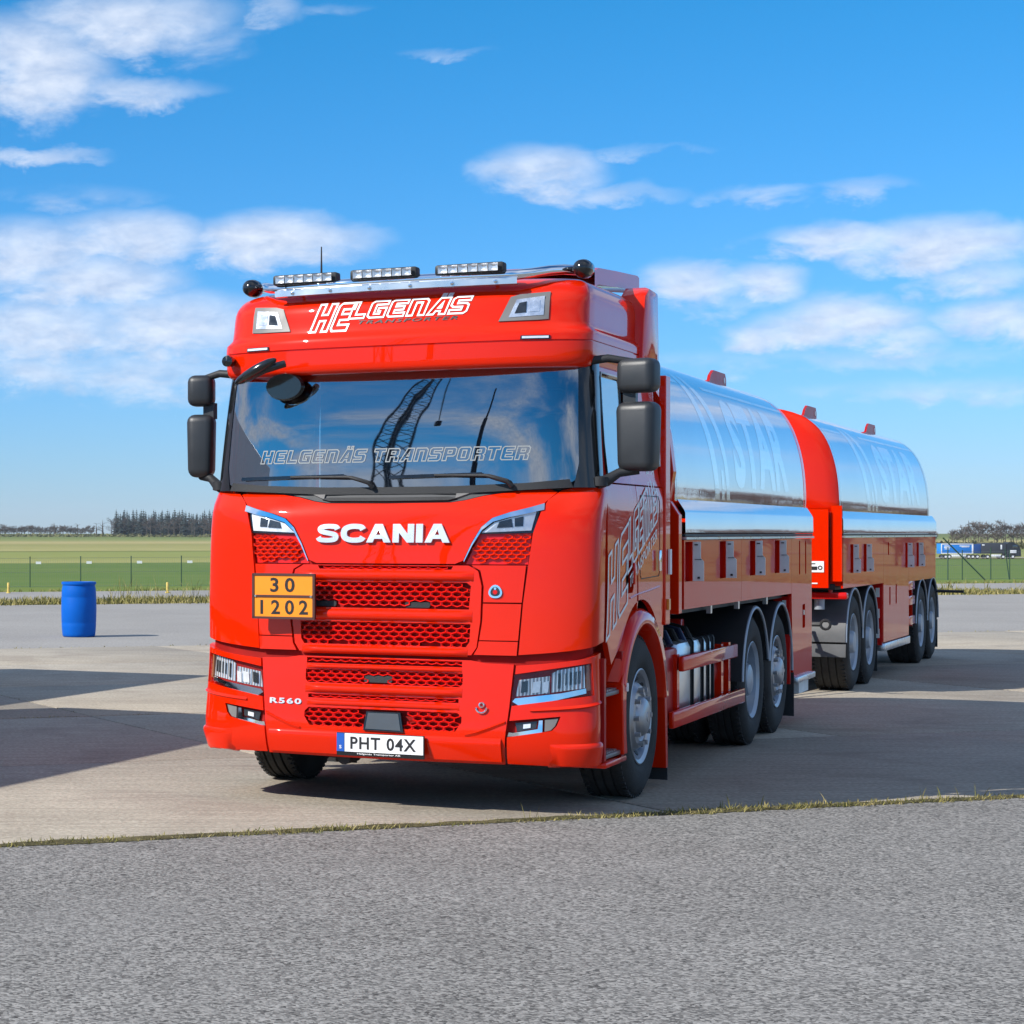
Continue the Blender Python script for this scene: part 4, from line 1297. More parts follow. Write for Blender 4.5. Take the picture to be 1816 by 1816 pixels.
# outlined name running up the door
ang_ = R(20.5)
def doormap(x, y, off):
    u = 0.50 + x * math.cos(ang_) * 1.0
    z = 1.02 + y + x * math.tan(ang_)
    return flank(u, z, off)
for s in (1, -1):
    mb = MB()
    outline_text('HE', (-0.08, 0.0, 0.50, 0.46), doormap, 0.045, 0.10, 0.003, mb)
    outline_text('LGENÄS', (0.47, 0.17, 1.36, 0.47), doormap, 0.06, 0.10, 0.003, mb)
    text_mb('TRANSPORTER', (0.52, 0.06, 1.30, 0.13), doormap, mb, thick=0.001, lift=0.003, shear=0.15, offset=0.01, spacing=1.1)
    if s < 0:
        mb.v = [(-0.0 - x, y, z) for x, y, z in mb.v]
        # read the right way round on the far flank
        mb.v = [(x, 2.30 - y, z) for x, y, z in mb.v]
    mb.build('door_lettering', 'white', truck, False)

# -- mirrors
for s in (1, -1):
    c0 = 1.365 if s > 0 else 1.338
    wd = 0.222 if s > 0 else 0.165
    up = MB().box((0, 0, 0), (wd, 0.15, 0.195), bev=0.045, seg=4)
    rt = Matrix.Rotation(R(-12 * s), 3, 'Z')
    up.v = [tuple(rt @ Vector(p) + Vector((s * c0, 0.47, 2.497))) for p in up.v]
    mu = up.build('side_mirror', 'housing', truck)
    lo_ = MB().box((0, 0, 0), (wd + 0.01, 0.16, 0.395), bev=0.05, seg=4)
    vv = []
    for p in lo_.v:
        p = Vector(p)
        if p.z < 0:
            p.x *= 1 - 0.10 * (-p.z / 0.2)
        vv.append(tuple(rt @ p + Vector((s * c0, 0.47, 2.150))))
    lo_.v = vv
    lo_.build('mirror_housing', 'housing', mu)
    MB().box((s * (c0 - 0.05), 0.49, 2.37), (0.07, 0.06, 0.10)).build('mirror_neck', 'housing', mu, False)
    for zc, hh in ((2.497, 0.15), (2.15, 0.34)):
        gq = MB().box((0, 0, 0), (wd - 0.04, 0.004, hh))
        gq.v = [tuple(rt @ Vector(p) + Vector((s * c0, 0.47, zc)) + rt @ Vector((0, 0.070 if hh < 0.2 else 0.080, 0))) for p in gq.v]
        gq.build('mirror_glass', 'chrome', mu, False)
    ar = MB()
    ar.tube([(s * 1.07, 0.42, 2.585), (s * 1.20, 0.44, 2.60), (s * (c0 - 0.02), 0.47, 2.575)], [0.026, 0.024, 0.02], 10)
    ar.build('mirror_arm', 'dark', mu)
    ar = MB()
    ar.tube([(s * 1.15, 0.36, 1.885), (s * 1.20, 0.40, 1.90), (s * 1.26, 0.44, 1.945), (s * c0, 0.47, 1.965)], [0.038, 0.034, 0.026, 0.03], 10)
    ar.lathe([(1.865, 0.03), (1.87, 0.045), (1.92, 0.045), (1.925, 0.03)], 'z', (s * 1.17, 0.37, 0), 16, close=True)
    ar.build('mirror_arm', 'dark', mu)
# front mirror hanging from the visor
fm = MB()
fm.tube([(-0.60, 0.02, 2.61), (-0.70, -0.05, 2.575), (-0.80, -0.07, 2.535)], [0.022, 0.026, 0.03], 10)
fmo = fm.build('front_mirror', 'gloss_black', truck)
q = MB()
rows = []
for k in range(9):
    th = math.pi * k / 8
    rows.append([Vector((0.15 * math.cos(th) if True else 0, 0.055 * math.sin(th) * math.cos(ph), 0.035 * math.sin(th) * math.sin(ph))) for ph in [2 * math.pi * j / 14 for j in range(14)]])
q.loft(rows, closed=True)
rt = Matrix.Rotation(R(-28), 3, 'Y')
q.v = [tuple(rt @ Vector(p) + Vector((-0.755, -0.06, 2.565))) for p in q.v]
q.build('mirror_shell', 'gloss_black', fmo)
q = MB()
q.lathe([(0, 0.0001), (0.0, 0.09), (0.03, 0.10), (0.055, 0.075), (0.06, 0.0001)], 'y', (0, 0, 0), 24)
q.v = [(x * 1.25 - 0.665, y + 0.16, z * 0.85 + 2.485) for x, y, z in q.v]
q.build('mirror_glass', 'gloss_black', fmo)

# -- steps, arches, front wheels
for s in (1, -1):
    X = lambda v: s * v
    st = MB()
    st.box((X(1.02), 0.56, 0.62), (0.04, 0.54, 0.62))
    st.box((X(1.09), 0.80, 0.60), (0.22, 0.05, 0.62))
    st.box((X(1.10), 0.33, 0.60), (0.22, 0.04, 0.58))
    st.build('step_well', 'deep_red', truck, False)
    MB().box((X(1.11), 0.565, 0.285), (0.22, 0.50, 0.035), bev=0.01).build('step_sill', 'red', truck)
    for z_, u0, u1 in ((0.325, 0.37, 0.78), (0.68, 0.37, 0.78)):
        stp = MB().box((X(1.10), (u0 + u1) / 2, z_), (0.20, u1 - u0, 0.025), bev=0.006).build('step', 'grey_trim', truck)
        for k in range(8):
            uu = u0 + (u1 - u0) * (k + 0.5) / 8
            MB().box((X(1.10), uu, z_ + 0.016), (0.17, 0.016, 0.012)).build('step_rib', 'satin_alu', stp, False)
    # flared arch
    def fender(r0, r1, a0, a1, v0, v1, name, m, c=(HUB_U, HUB_Z), n=26):
        f2 = MB()
        rows_ = []
        for k in range(n + 1):
            a = R(a0 + (a1 - a0) * k / n)
            cs, sn = math.cos(a), math.sin(a)
            rows_.append([Vector((X(v), c[0] + r * cs, c[1] + r * sn)) for v, r in ((v0, r0 - 0.005), (v1 - 0.02, r0), (v1, r0 + 0.012), (v1, r1 - 0.03), (v1 - 0.035, r1), (v0, r1 + 0.005))])
        f2.loft(rows_, closed=True)
        for base in (0, n * 6):
            f2.f.append(tuple(base + i for i in range(6))); f2.mi.append(0)
        return f2.build(name, m, truck, True, 50)
    fender(0.555, 0.655, 158, 8, 0.84, 1.225, 'wheel_arch', 'red')
    lowf = MB().prism([(0.74, 0.31), (0.83, 0.31), (0.80, 0.46), (0.80, 0.62), (0.83, 0.74), (0.76, 0.80), (0.70, 0.72)], 'x', X(1.09), X(1.222))
    lowf.build('arch_front', 'red', truck, False, bevel=0.008)
    rf = MB().prism([(1.865, 0.58), (1.93, 0.58), (1.955, 0.12), (1.905, 0.12)], 'x', X(0.86), X(1.215))
    rf.build('arch_rear', 'red', truck, False, bevel=0.006)
    MB().box((X(1.03), 1.965, 0.16), (0.36, 0.012, 0.24)).build('mud_flap', 'dark', truck, False)
    MB().box((X(1.225), 0.80, 0.70), (0.014, 0.03, 0.05), bev=0.004).build('side_marker', 'white', truck)
    add_wheel(truck, s * 1.20, HUB_U, 'front', 0.31)
# under the front
ub = MB()
ub.box((0, 0.55, 0.33), (1.3, 0.5, 0.10))
ub.tube([(-0.95, HUB_U, 0.47), (0.95, HUB_U, 0.47)], 0.07, 10)
ub.tube([(-0.28, 0.15, 0.27), (-0.28, 0.35, 0.27)], 0.04, 12)
ub.build('front_axle', 'chassis', truck)

# ================================================================== tank body shared by truck and trailer
class Flat:
    def __init__(self, v): self.v = v
    def __call__(self, a, z, off=0.0):
        return Vector(((self.v + off) * (1 if a >= 0 else -1), abs(a), z))
T_HALF = [(0.0, 2.90), (0.25, 2.895), (0.5, 2.872), (0.70, 2.83), (0.86, 2.76), (0.98, 2.655), (1.06, 2.53), (1.113, 2.39), (1.148, 2.25), (1.168, 2.11), (1.177, 1.98), (1.179, 1.90), (1.176, 1.815)]
def smooth_half(n=30):
    o = []
    m = len(T_HALF) - 1
    for k in range(n + 1):
        x = k / n * m
        i = min(int(x), m - 1); f_ = x - i
        p0, p1, p2, p3 = T_HALF[max(i - 1, 0)], T_HALF[i], T_HALF[i + 1], T_HALF[min(i + 2, m)]
        if i == 0: p0 = (-T_HALF[1][0], T_HALF[1][1])
        q = []
        for d in (0, 1):
            q.append(0.5 * ((2*p1[d]) + (-p0[d]+p2[d])*f_ + (2*p0[d]-5*p1[d]+4*p2[d]-p3[d])*f_**2 + (-p0[d]+3*p1[d]-3*p2[d]+p3[d])*f_**3))
        o.append(tuple(q))
    return o
TH_ = smooth_half()
T_FULL = [(-v, z) for v, z in reversed(TH_[1:])] + TH_
def tank_v(z):
    best = None
    for (v0, z0), (v1, z1) in zip(TH_, TH_[1:]):
        if (z0 - z) * (z1 - z) <= 0 and z0 != z1:
            q = (z - z0) / (z1 - z0)
            best = v0 + (v1 - v0) * q
    return best if best is not None else TH_[-1][0]
def tank_map(u, z, off):
    v = tank_v(z)
    e = 0.01
    dv = (tank_v(z + e) - tank_v(z - e)) / (2 * e)
    n = Vector((1, 0, -dv)).normalized()
    return Vector((v, u, z)) + n * off
def tank(parent, u0, u1, front_dish=0.0, name='tank'):
    mb = MB()
    us = [u0] + [u0 + (u1 - u0) * k / 24 for k in range(1, 24)] + [u1]
    mb.loft([[Vector((v, u, z)) for v, z in T_FULL] for u in us])
    # closed floor
    mb.loft([[Vector((-1.176, u, 1.815)), Vector((1.176, u, 1.815))] for u in (u0, u1)])
    o = mb.build(name, 'tank_steel', parent, True, 40)
    for u in (u0, u1):
        cap = MB()
        sc = [(1.0, 0.0), (0.98, 0.03), (0.9, 0.07), (0.7, 0.12), (0.4, 0.15), (0.02, 0.16)]
        d = -1 if u == u0 else 1
        loop = T_FULL + [(1.10, 1.78), (0.6, 1.74), (0.0, 1.73), (-0.6, 1.74), (-1.10, 1.78)]
        cap.loft([[Vector((v * s_, u + d * dd, 2.3 + (z - 2.3) * s_)) for v, z in loop] for s_, dd in sc], closed=True)
        cap.build('bulkhead', 'red', o, True, 50)
    # seam bands
    for u in (u0 + 0.012, u1 - 0.012):
        bd = MB()
        bd.loft([[Vector((v * 1.006, u + d, 2.3 + (z - 2.3) * 1.008)) for v, z in T_FULL] for d in (-0.02, 0.02)])
        bd.build('tank_rim', 'satin_alu', o, True, 40)
    return o
FACET_Z = [z for v, z in TH_[1:-1]]
def onto_tank(parent, vs, fs, m='tank_print', off=0.0007):
    """flat (u, z) mesh cut along the facets of the tank and laid on its flank"""
    bm = bmesh.new()
    bv = [bm.verts.new((p[0], p[1], 0)) for p in vs]
    for f in fs:
        try: bm.faces.new([bv[i] for i in f])
        except ValueError: pass
    for z in FACET_Z:
        bmesh.ops.bisect_plane(bm, geom=bm.verts[:] + bm.edges[:] + bm.faces[:], plane_co=(0, z, 0), plane_no=(0, 1, 0))
    bm.verts.index_update()
    mb = MB().add([tank_map(v.co.x, v.co.y, off) for v in bm.verts], [tuple(v.index for v in f.verts) for f in bm.faces])
    bm.free()
    return mb.build('tank_graphic', m, parent, False, recalc=False)
def print_poly(parent, pts):
    tri = geometry.tessellate_polygon([[Vector((p[0], p[1], 0)) for p in pts]])
    fs = []
    for q in tri:
        a_, b_, c_ = (pts[i] for i in q)
        fs.append(tuple(q) if (b_[0]-a_[0])*(c_[1]-a_[1]) - (c_[0]-a_[0])*(b_[1]-a_[1]) > 0 else tuple(reversed(q)))
    return onto_tank(parent, pts, fs)
def tank_graphics(parent, u0, u1, k, z0=1.93, z1=2.60):
    """sweeping emblem, letters and the pale band along the shoulder"""
    print_poly(parent, [(u0 + 0.03, 2.665), (u0 + 1.00 * k, 2.665), (u0 + 1.02 * k, 2.64), (u0 + 0.03, 2.64)])
    print_poly(parent, [(u0 + 1.85 * k, 2.665), (u1 - 0.03, 2.665), (u1 - 0.03, 2.64), (u0 + 1.88 * k, 2.64)])
    a = u0 + 1.02 * k
    print_poly(parent, [(a, 2.72), (a + 0.16 * k, 2.72), (a + 0.36 * k, 2.3), (a + 0.52 * k, 1.84), (a + 0.36 * k, 1.84), (a + 0.18 * k, 2.3)])
    print_poly(parent, [(a + 0.22 * k, 2.71), (a + 0.36 * k, 2.71), (a + 0.62 * k, 2.55), (a + 0.78 * k, 2.30), (a + 0.86 * k, 2.05), (a + 0.90 * k, 1.84), (a + 0.78 * k, 1.84), (a + 0.72 * k, 2.10), (a + 0.60 * k, 2.35), (a + 0.42 * k, 2.56)])
    print_poly(parent, [(a + 0.58 * k, 2.05), (a + 0.66 * k, 2.05), (a + 0.70 * k, 1.84), (a + 0.60 * k, 1.84)])
    vs, fs = text_data('STAR', offset=0.05, spacing=1.12)
    x0, x1 = min(v.x for v in vs), max(v.x for v in vs); y0, y1 = min(v.y for v in vs), max(v.y for v in vs)
    onto_tank(parent, [(u0 + 2.15 * k + (v.x - x0) / (x1 - x0) * 2.40 * k, z0 + (v.y - y0) / (y1 - y0) * (z1 - z0)) for v in vs], fs)
def chamfer(parent, u0, u1):
    for s in (1, -1):
        mb = MB()
        prof = [(1.16, 1.828), (1.182, 1.822), (1.224, 1.756), (1.232, 1.735), (1.234, 1.606), (1.226, 1.600)]
        us = [u0 + (u1 - u0) * k / 10 for k in range(11)]
        mb.loft([[Vector((s * v, u, z)) for v, z in prof] for u in us])
        mb.build('shoulder_trim', 'tank_steel', parent, True, 30)
        MB().box((s * 1.212, (u0 + u1) / 2, 1.588), (0.036, u1 - u0 - 0.02, 0.018)).build('gutter', 'dark', parent, False)
        MB().box((s * 1.226, (u0 + u1) / 2, 1.568), (0.030, u1 - u0, 0.016)).build('gutter_lip', 'satin_alu', parent, False)
def niche(parent, s, v, u_rear, z0, z1, width, placard=True):
    """recessed opening in the skirt: back wall, red rear jamb and a white placard plate standing out of it"""
    MB().box((s * (v - 0.11), u_rear - width / 2, (z0 + z1) / 2), (0.01, width, z1 - z0)).build('niche_back', 'deep_red', parent, False)
    MB().box((s * (v - 0.055), u_rear + 0.006, (z0 + z1) / 2), (0.11, 0.010, z1 - z0)).build('niche_jamb', 'red_trim', parent, False)
    if placard:
        p = MB().prism([(v - 0.002, z0), (v + 0.070, z0), (v + 0.070, z0 + 0.13), (v + 0.050, z0 + 0.15), (v + 0.050, z1), (v - 0.002, z1)], 'y', u_rear + 0.02, u_rear + 0.028)
        if s < 0: p.v = [(-x, y, z) for x, y, z in p.v]
        po = p.build('placard', 'off_white', parent, False)
        for (dv, zz, w_, h_) in ((0.022, z1 - 0.02, 0.022, 0.008), (0.038, z0 + 0.022, 0.016, 0.014), (0.035, z0 + 0.143, 0.045, 0.004)):
            MB().box((s * (v + dv), u_rear + 0.018, zz), (w_, 0.003, h_)).build('placard_mark', 'black_print', po, False)
def guard(parent, s, u, v0, v1, a0=178, a1=4, r=0.56, m='dark', trim='rim_grey'):
    mb = MB()
    n = 24
    rows = []
    for k in range(n + 1):
        a = R(a0 + (a1 - a0) * k / n)
        cs, sn = math.cos(a), math.sin(a)
        rows.append([Vector((s * v, u + rr * cs, 0.49 + rr * sn)) for v, rr in ((v0, r), (v1, r), (v1, r + 0.02), (v0, r + 0.02))])
    mb.loft(rows, closed=True)
    for base in (0, n * 4):
        mb.f.append(tuple(base + i for i in range(4))); mb.mi.append(0)
    o = mb.build('mudguard', m, parent, True, 40)
    tr = MB()
    tr.tube([Vector((s * (v1 + 0.004), u + (r + 0.002) * math.cos(R(a0 + (a1 - a0) * k / n)), 0.49 + (r + 0.002) * math.sin(R(a0 + (a1 - a0) * k / n)))) for k in range(n + 1)], 0.011, 8)
    tr.build('guard_edge', trim, o)
    return o
def fin(parent, v, u0, u1, z1, zb=2.78):
    p = MB().prism([(u0, zb), (u0 + 0.12, z1 - 0.05), (u0 + 0.25, z1), (u1 - 0.05, z1), (u1, z1 - 0.05), (u1, zb)], 'x', v - 0.012, v + 0.012)
    o = p.build('rollover_fin', 'deep_red', parent, False)
    MB().lathe([(-0.016, 0.0001), (-0.016, 0.026), (0.016, 0.026), (0.016, 0.0001)], 'x', (v, u1 - 0.09, z1 - 0.06), 16).build('fin_eye', 'white', o)

# ------------------------------------------------------------------ truck superstructure
TU0, TU1 = 2.34, 7.64
tk = tank(truck, TU0, TU1)
tank_graphics(tk, TU0, TU1, 0.98)
chamfer(truck, 2.40, 7.72)
SKV = 1.224
for s in (1, -1):
    fl = Flat(SKV)
    zt = 1.556
    nu = [(2.66, 2.42), (3.81, 3.60), (4.97, 4.76), (6.05, 5.84)]
    holes = [dens([(b_ + (0.02 if i == 0 else 0), 1.285), (a, 1.285), (a, 1.545), (b_ + (0.02 if i == 0 else 0), 1.545)]) for i, (a, b_) in enumerate(nu)]
    p1 = [(2.40, 1.105), (4.415, 1.105), (4.415, zt), (2.40, zt)]
    p2 = [(4.421, 1.105), (6.64, 1.105), (6.64, zt), (4.421, zt)]
    for poly, hs in ((p1, holes[:2]), (p2, holes[2:])):
        oo, hh = dens(poly), hs
        if s < 0: oo, hh = mir(oo), [mir(h) for h in hh]
        patch('skirt_panel', fl, oo, 'red_skirt', truck, holes=hh, depth=0.02, sp=0.14)
    for (a, b_) in nu:
        niche(truck, s, SKV, a, 1.285, 1.545, a - b_)
    # rear cabinet that reaches down behind the wheels
    leg = [(6.646, zt), (6.646, 1.04), (6.66, 0.90), (6.70, 0.62), (6.74, 0.36), (7.70, 0.36), (7.70, zt)]
    lg = dens(leg)[::-1]
    sl = [rrect(7.02, 1.255, 7.08, 1.54, 0.01), rrect(7.34, 1.255, 7.40, 1.54, 0.01), rrect(7.20, 0.80, 7.34, 1.00, 0.01)]
    hh = [dens(x) for x in sl]
    oo = lg
    if s < 0: oo, hh = mir(oo), [mir(h) for h in hh]
    lo_ = patch('rear_cabinet', fl, oo, 'red_skirt', truck, holes=hh, depth=0.03, sp=0.14)
    for x in sl:
        MB().box((s * (SKV - 0.04), (x[0][0] + x[1][0]) / 2, (x[0][1] + x[3][1]) / 2 + 0.0), (0.01, 0.30, abs(x[4][1] - x[0][1]) + 0.04)).build('slot_back', 'dark', lo_, False)
    MB().box((s * (SKV - 0.012), 7.27, 0.93), (0.03, 0.05, 0.04)).build('lock', 'satin_alu', lo_, False)
    bxm = MB()
    bxm.box((s * 0.95, 7.22, 0.95), (0.50, 0.92, 1.20))
    bxm.build('cabinet_box', 'deep_red', lo_, False)
    MB().box((s * (SKV + 0.012), 7.20, 0.385), (0.05, 0.92, 0.05), bev=0.008).build('cabinet_step', 'satin_alu', lo_)
    MB().box((s * 1.15, 7.35, 0.30), (0.12, 0.50, 0.10)).build('step_box', 'off_white', lo_, False)
    MB().box((s * 1.15, 6.63, 0.72), (0.13, 0.025, 0.72)).build('cabinet_front', 'red_trim', lo_, False)
    MB().box((s * 1.17, 6.615, 0.98), (0.03, 0.01, 0.14)).build('reflector_strip', 'off_white', lo_, False)
    # red front frame of the body
    ff = MB().prism([(1.03, 1.08), (1.224, 1.08), (1.224, 1.72), (1.165, 1.815), (1.19, 2.0), (1.16, 2.25), (1.10, 2.48), (1.0, 2.66), (0.85, 2.55), (0.85, 1.08)][::1], 'y', 2.24, 2.335)
    if s < 0: ff.v = [(-x, y, z) for x, y, z in ff.v]
    ff.build('front_frame', 'red', truck, False, bevel=0.006)
    # side guards
    for (u0, u1, z0, z1) in ((2.40, 4.28, 0.700, 0.798), (2.10, 4.57, 0.352, 0.458)):
        bmn = MB().box((s * 1.205, (u0 + u1) / 2, (z0 + z1) / 2), (0.035, u1 - u0, z1 - z0), bev=0.008)
        sg = bmn.build('side_guard', 'red', truck)
    for uu in (2.46, 3.95, 4.22):
        MB().box((s * 1.15, uu, 0.58), (0.05, 0.07, 0.46)).build('guard_post', 'red', truck, False)
    # battery box, fluid tanks with straps, hoses
    MB().box((s * 0.98, 2.36, 0.60), (0.34, 0.40, 0.50), bev=0.02).build('battery_box', 'deep_red', truck)
    for k, (a, b_, mm) in enumerate(((2.66, 3.06, 'satin_alu'), (3.14, 3.40, 'satin_alu'), (3.46, 3.60, 'satin_alu'), (3.66, 3.76, 'satin_alu'))):
        fb = MB().box((s * 0.93, (a + b_) / 2, 0.62), (0.42, b_ - a, 0.52), bev=0.05).build('fluid_tank', mm, truck)
        MB().box((s * 0.93, b_ + 0.02, 0.62), (0.44, 0.035, 0.54), bev=0.03).build('tank_strap', 'dark', fb)
    MB().lathe([(-0.24, 0.0001), (-0.24, 0.15), (-0.22, 0.17), (0.22, 0.17), (0.24, 0.15), (0.24, 0.0001)], 'y', (s * 0.98, 4.02, 0.62), 24).build('air_tank', 'deep_red', truck)
    for k in range(5):
        a = 2.35 + k * 0.22
        MB().tube([(s * 1.10, a, 0.86), (s * 1.05, a + 0.06, 0.94), (s * 0.85, a + 0.14, 0.98), (s * 0.6, a + 0.3, 0.95), (s * 0.45, a + 0.55, 0.98)], 0.022, 8).build('hose', 'hose' if k % 2 else 'rubber', truck)
    MB().box((s * 0.80, 4.10, 0.90), (0.14, 0.10, 0.16), bev=0.01).build('valve_block', 'red_trim', truck)
    # wheels and guards
    add_wheel(truck, s * 1.205, 5.03, 'drive', 0.29)
    inner = add_wheel(truck, s * 0.875, 5.03, 'drive', 0.29)
    add_wheel(truck, s * 1.20, 6.15, 'front', 0.30)
    guard(truck, s, 5.03, 0.60, 1.215, 178, 14, 0.545)
    guard(truck, s, 6.15, 0.72, 1.215, 168, -2, 0.545)
    MB().box((s * 1.03, 6.72, 0.27), (0.40, 0.012, 0.36)).build('mud_flap', 'dark', truck, False)
    fin(truck, s * 0.60, 6.35, 7.15, 2.965)
    for uu in (3.4, 4.42, 5.6):
        MB().box((s * 1.19, uu, 1.075), (0.03, 0.05, 0.055)).build('skirt_hinge', 'satin_alu', truck, False)
ch = MB()
for s in (1, -1):
    ch.box((s * 0.40, 4.75, 0.90), (0.08, 6.3, 0.26))
for uu in (2.2, 3.2, 4.3, 5.6, 6.7, 7.8):
    ch.box((0, uu, 0.90), (0.75, 0.10, 0.18))
for uu in (5.03, 6.15):
    ch.tube([(-1.0, uu, 0.49), (1.0, uu, 0.49)], 0.08, 10)
ch.lathe([(-0.18, 0.05), (-0.1, 0.19), (0.1, 0.19), (0.18, 0.05)], 'x', (0, 5.03, 0.49), 20)
ch.tube([(0, 2.0, 0.72), (0, 4.9, 0.55)], 0.06, 10)
ch.box((0, 5.0, 1.10), (2.3, 5.2, 0.06))
ch.build('chassis', 'chassis', truck)
MB().box((0, 7.62, 1.20), (2.2, 0.05, 1.0)).build('rear_wall', 'red', truck, False)
dk = MB()
dk.tube([(0.75, 2.30, 0.40), (0.80, 2.9, 0.33), (0.72, 3.4, 0.36)], 0.09, 12)
dk.build('exhaust', 'rim_grey', truck)
cp = MB().tube([(0, 7.6, 0.80), (0, 8.0, 0.80)], 0.06, 10)
cp.build('tow_coupling', 'chassis', truck)

# ================================================================== the trailer
TH2 = R(30.2)
trailer = empty('tank_trailer', (6.45411, 20.33975, 0), -TH2,
                'polished tank trailer with red front bulkhead coupled behind the red truck', 'trailer')
RU0, RU1 = 1.72, 8.66
tk = tank(trailer, RU0, RU1)
tank_graphics(tk, RU0, RU1, 1.36)
chamfer(trailer, 1.62, 9.02)
for s in (1, -1):
    fl = Flat(SKV)
    zt = 1.556
    nu = [(2.30, 2.12), (3.18, 2.98), (6.36, 6.16), (7.36, 7.16)]
    holes = [dens([(b_, 1.20), (a, 1.20), (a, 1.49), (b_, 1.49)]) for a, b_ in nu]
    p1 = [(1.66, 1.055), (4.40, 1.055), (4.40, zt), (1.66, zt)]
    p2 = [(4.406, 0.40), (6.46, 0.40), (6.46, zt), (4.406, zt)]
    p3 = [(6.466, 1.03), (9.0, 1.03), (9.0, zt), (6.466, zt)]
    slots2 = [dens(rrect(4.85, 0.80, 4.95, 1.00, 0.01)), dens(rrect(5.35, 0.80, 5.45, 1.02, 0.01)), dens(rrect(4.75, 1.36, 4.83, 1.50, 0.01))]
    for poly, hs, nm in ((p1, holes[:2], 'skirt_panel'), (p2, [holes[2]] + slots2, 'side_cabinet'), (p3, [holes[3]], 'skirt_panel')):
        oo, hh = dens(poly), hs
        if s < 0: oo, hh = mir(oo), [mir(h) for h in hh]
        po = patch(nm, fl, oo, 'red_skirt', trailer, holes=hh, depth=0.02, sp=0.16)
    for (a, b_) in nu:
        niche(trailer, s, SKV, a, 1.20, 1.49, a - b_)
    MB().box((s * 0.98, 5.43, 0.95), (0.44, 2.04, 1.10)).build('cabinet_box', 'deep_red', trailer, False)
    MB().box((s * 1.19, 5.43, 0.345), (0.10, 2.05, 0.085), bev=0.006).build('cabinet_step', 'satin_alu', trailer)
    MB().box((s * 1.13, 4.38, 0.72), (0.17, 0.03, 0.70)).build('cabinet_front', 'red_trim', trailer, False)
    for z_ in (0.95, 0.72, 0.50):
        MB().box((s * 1.17, 4.36, z_), (0.04, 0.01, 0.10)).build('reflector_strip', 'off_white', trailer, False)
    for z_ in (0.98, 0.80, 0.56):
        MB().box((s * 1.19, 6.80, z_), (0.05, 0.55, 0.11), bev=0.008).build('side_rail', 'red', trailer)
    MB().box((s * 1.16, 7.08, 0.76), (0.05, 0.06, 0.56)).build('rail_post', 'red', trailer, False)
    # wheels
    for uu in (2.45, 3.52, 7.72, 8.80):
        add_wheel(trailer, s * 1.215, uu, 'trailer', 0.37)
        guard(trailer, s, uu, 0.62, 1.21, 178, 2, 0.545, 'grey_guard' if uu == 2.45 else 'dark')
    MB().box((s * 0.92, 3.52 + 0.60, 0.28), (0.56, 0.012, 0.36)).build('mud_flap', 'dark', trailer, False)
    MB().box((s * 0.92, 9.42, 0.30), (0.56, 0.012, 0.36)).build('mud_flap', 'dark', trailer, False)
    # tall front wall of the guard
    gw = MB()
    gw.loft([[Vector((s * v, 2.45 - 0.56 - d, z)) for v in (0.55, 1.215)] for d, z in ((0.0, 0.49), (0.015, 0.40), (0.015, 0.36))])
    gw.build('guard_skirt', 'grey_guard', trailer)
    # red flange beside the bulkhead
    ff = MB().prism([(1.08, 1.08), (1.224, 1.08), (1.224, 1.735), (1.165, 1.815), (1.08, 1.815)], 'y', 1.66, 1.70)
    if s < 0: ff.v = [(-x, y, z) for x, y, z in ff.v]
    ff.build('front_frame', 'red', trailer, False, bevel=0.006)
    MB().box((s * 1.17, 1.64, 1.50), (0.10, 0.05, 0.75)).build('front_frame', 'red', trailer, False)
    fin(trailer, s * 0.72, 2.35, 3.15, 2.93)
    fin(trailer, s * 0.72, 6.55, 7.35, 2.93)
    tow = MB().tube([(s * 0.70, 1.58, 0.72), (s * 0.92, 1.48, 0.70), (s * 1.04, 1.47, 0.70)], 0.02, 8)
    tow.tube([Vector((s * 1.09 + 0.045 * math.cos(q), 1.47, 0.70 + 0.045 * math.sin(q))) for q in [2 * math.pi * k / 12 for k in range(12)]], 0.014, 6, closed=True)
    tow.build('tow_eye', 'dark', trailer)
    al = MB().tube([(s * 1.22, 9.0, 0.86), (s * 1.52, 9.05, 0.855)], [0.02, 0.016], 8)
    al.box((s * 1.50, 9.05, 0.855), (0.10, 0.03, 0.035))
    al.build('marker_arm', 'dark', trailer)
fw = MB()
fw.box((0, 1.60, 1.45), (2.2, 0.06, 0.78))
fw.build('front_wall', 'red', trailer, False)
lab = MB().box((0.98, 1.565, 1.27), (0.16, 0.004, 0.11)).build('label_plate', 'white', trailer, False)
MB().box((0.955, 1.5615, 1.255), (0.085, 0.002, 0.035)).build('label_print', 'black_print', lab, False)
MB().box((0.945, 1.5615, 1.30), (0.07, 0.002, 0.010)).build('label_print', 'black_print', lab, False)
MB().lathe([(1.5605, 0.012), (1.5605, 0.022), (1.562, 0.022), (1.562, 0.012)], 'y', (1.025, 0, 1.26), 16).build('label_print', 'black_print', lab, False)
MB().box((0.85, 1.566, 1.105), (0.30, 0.004, 0.012)).build('reflector_strip', 'off_white', trailer, False)
tc_ = MB()
for s in (1, -1):
    tc_.box((s * 0.40, 5.3, 0.98), (0.08, 7.4, 0.22))
tc_.box((0, 5.3, 1.07), (2.3, 7.3, 0.06))
for uu in (2.45, 3.52, 7.72, 8.80):
    tc_.tube([(-1.0, uu, 0.49), (1.0, uu, 0.49)], 0.07, 10)
tc_.tube([(0.25, 2.4, 0.75), (0.0, -0.6, 0.80)], 0.06, 10)
tc_.tube([(-0.25, 2.4, 0.75), (0.0, -0.6, 0.80)], 0.06, 10)
tc_.box((0, 2.6, 0.86), (0.9, 1.2, 0.10))
tc_.build('chassis', 'chassis', trailer)
cyl = MB().tube([(0.98, 1.80, 0.95), (0.98, 1.80, 0.84)], 0.05, 10)
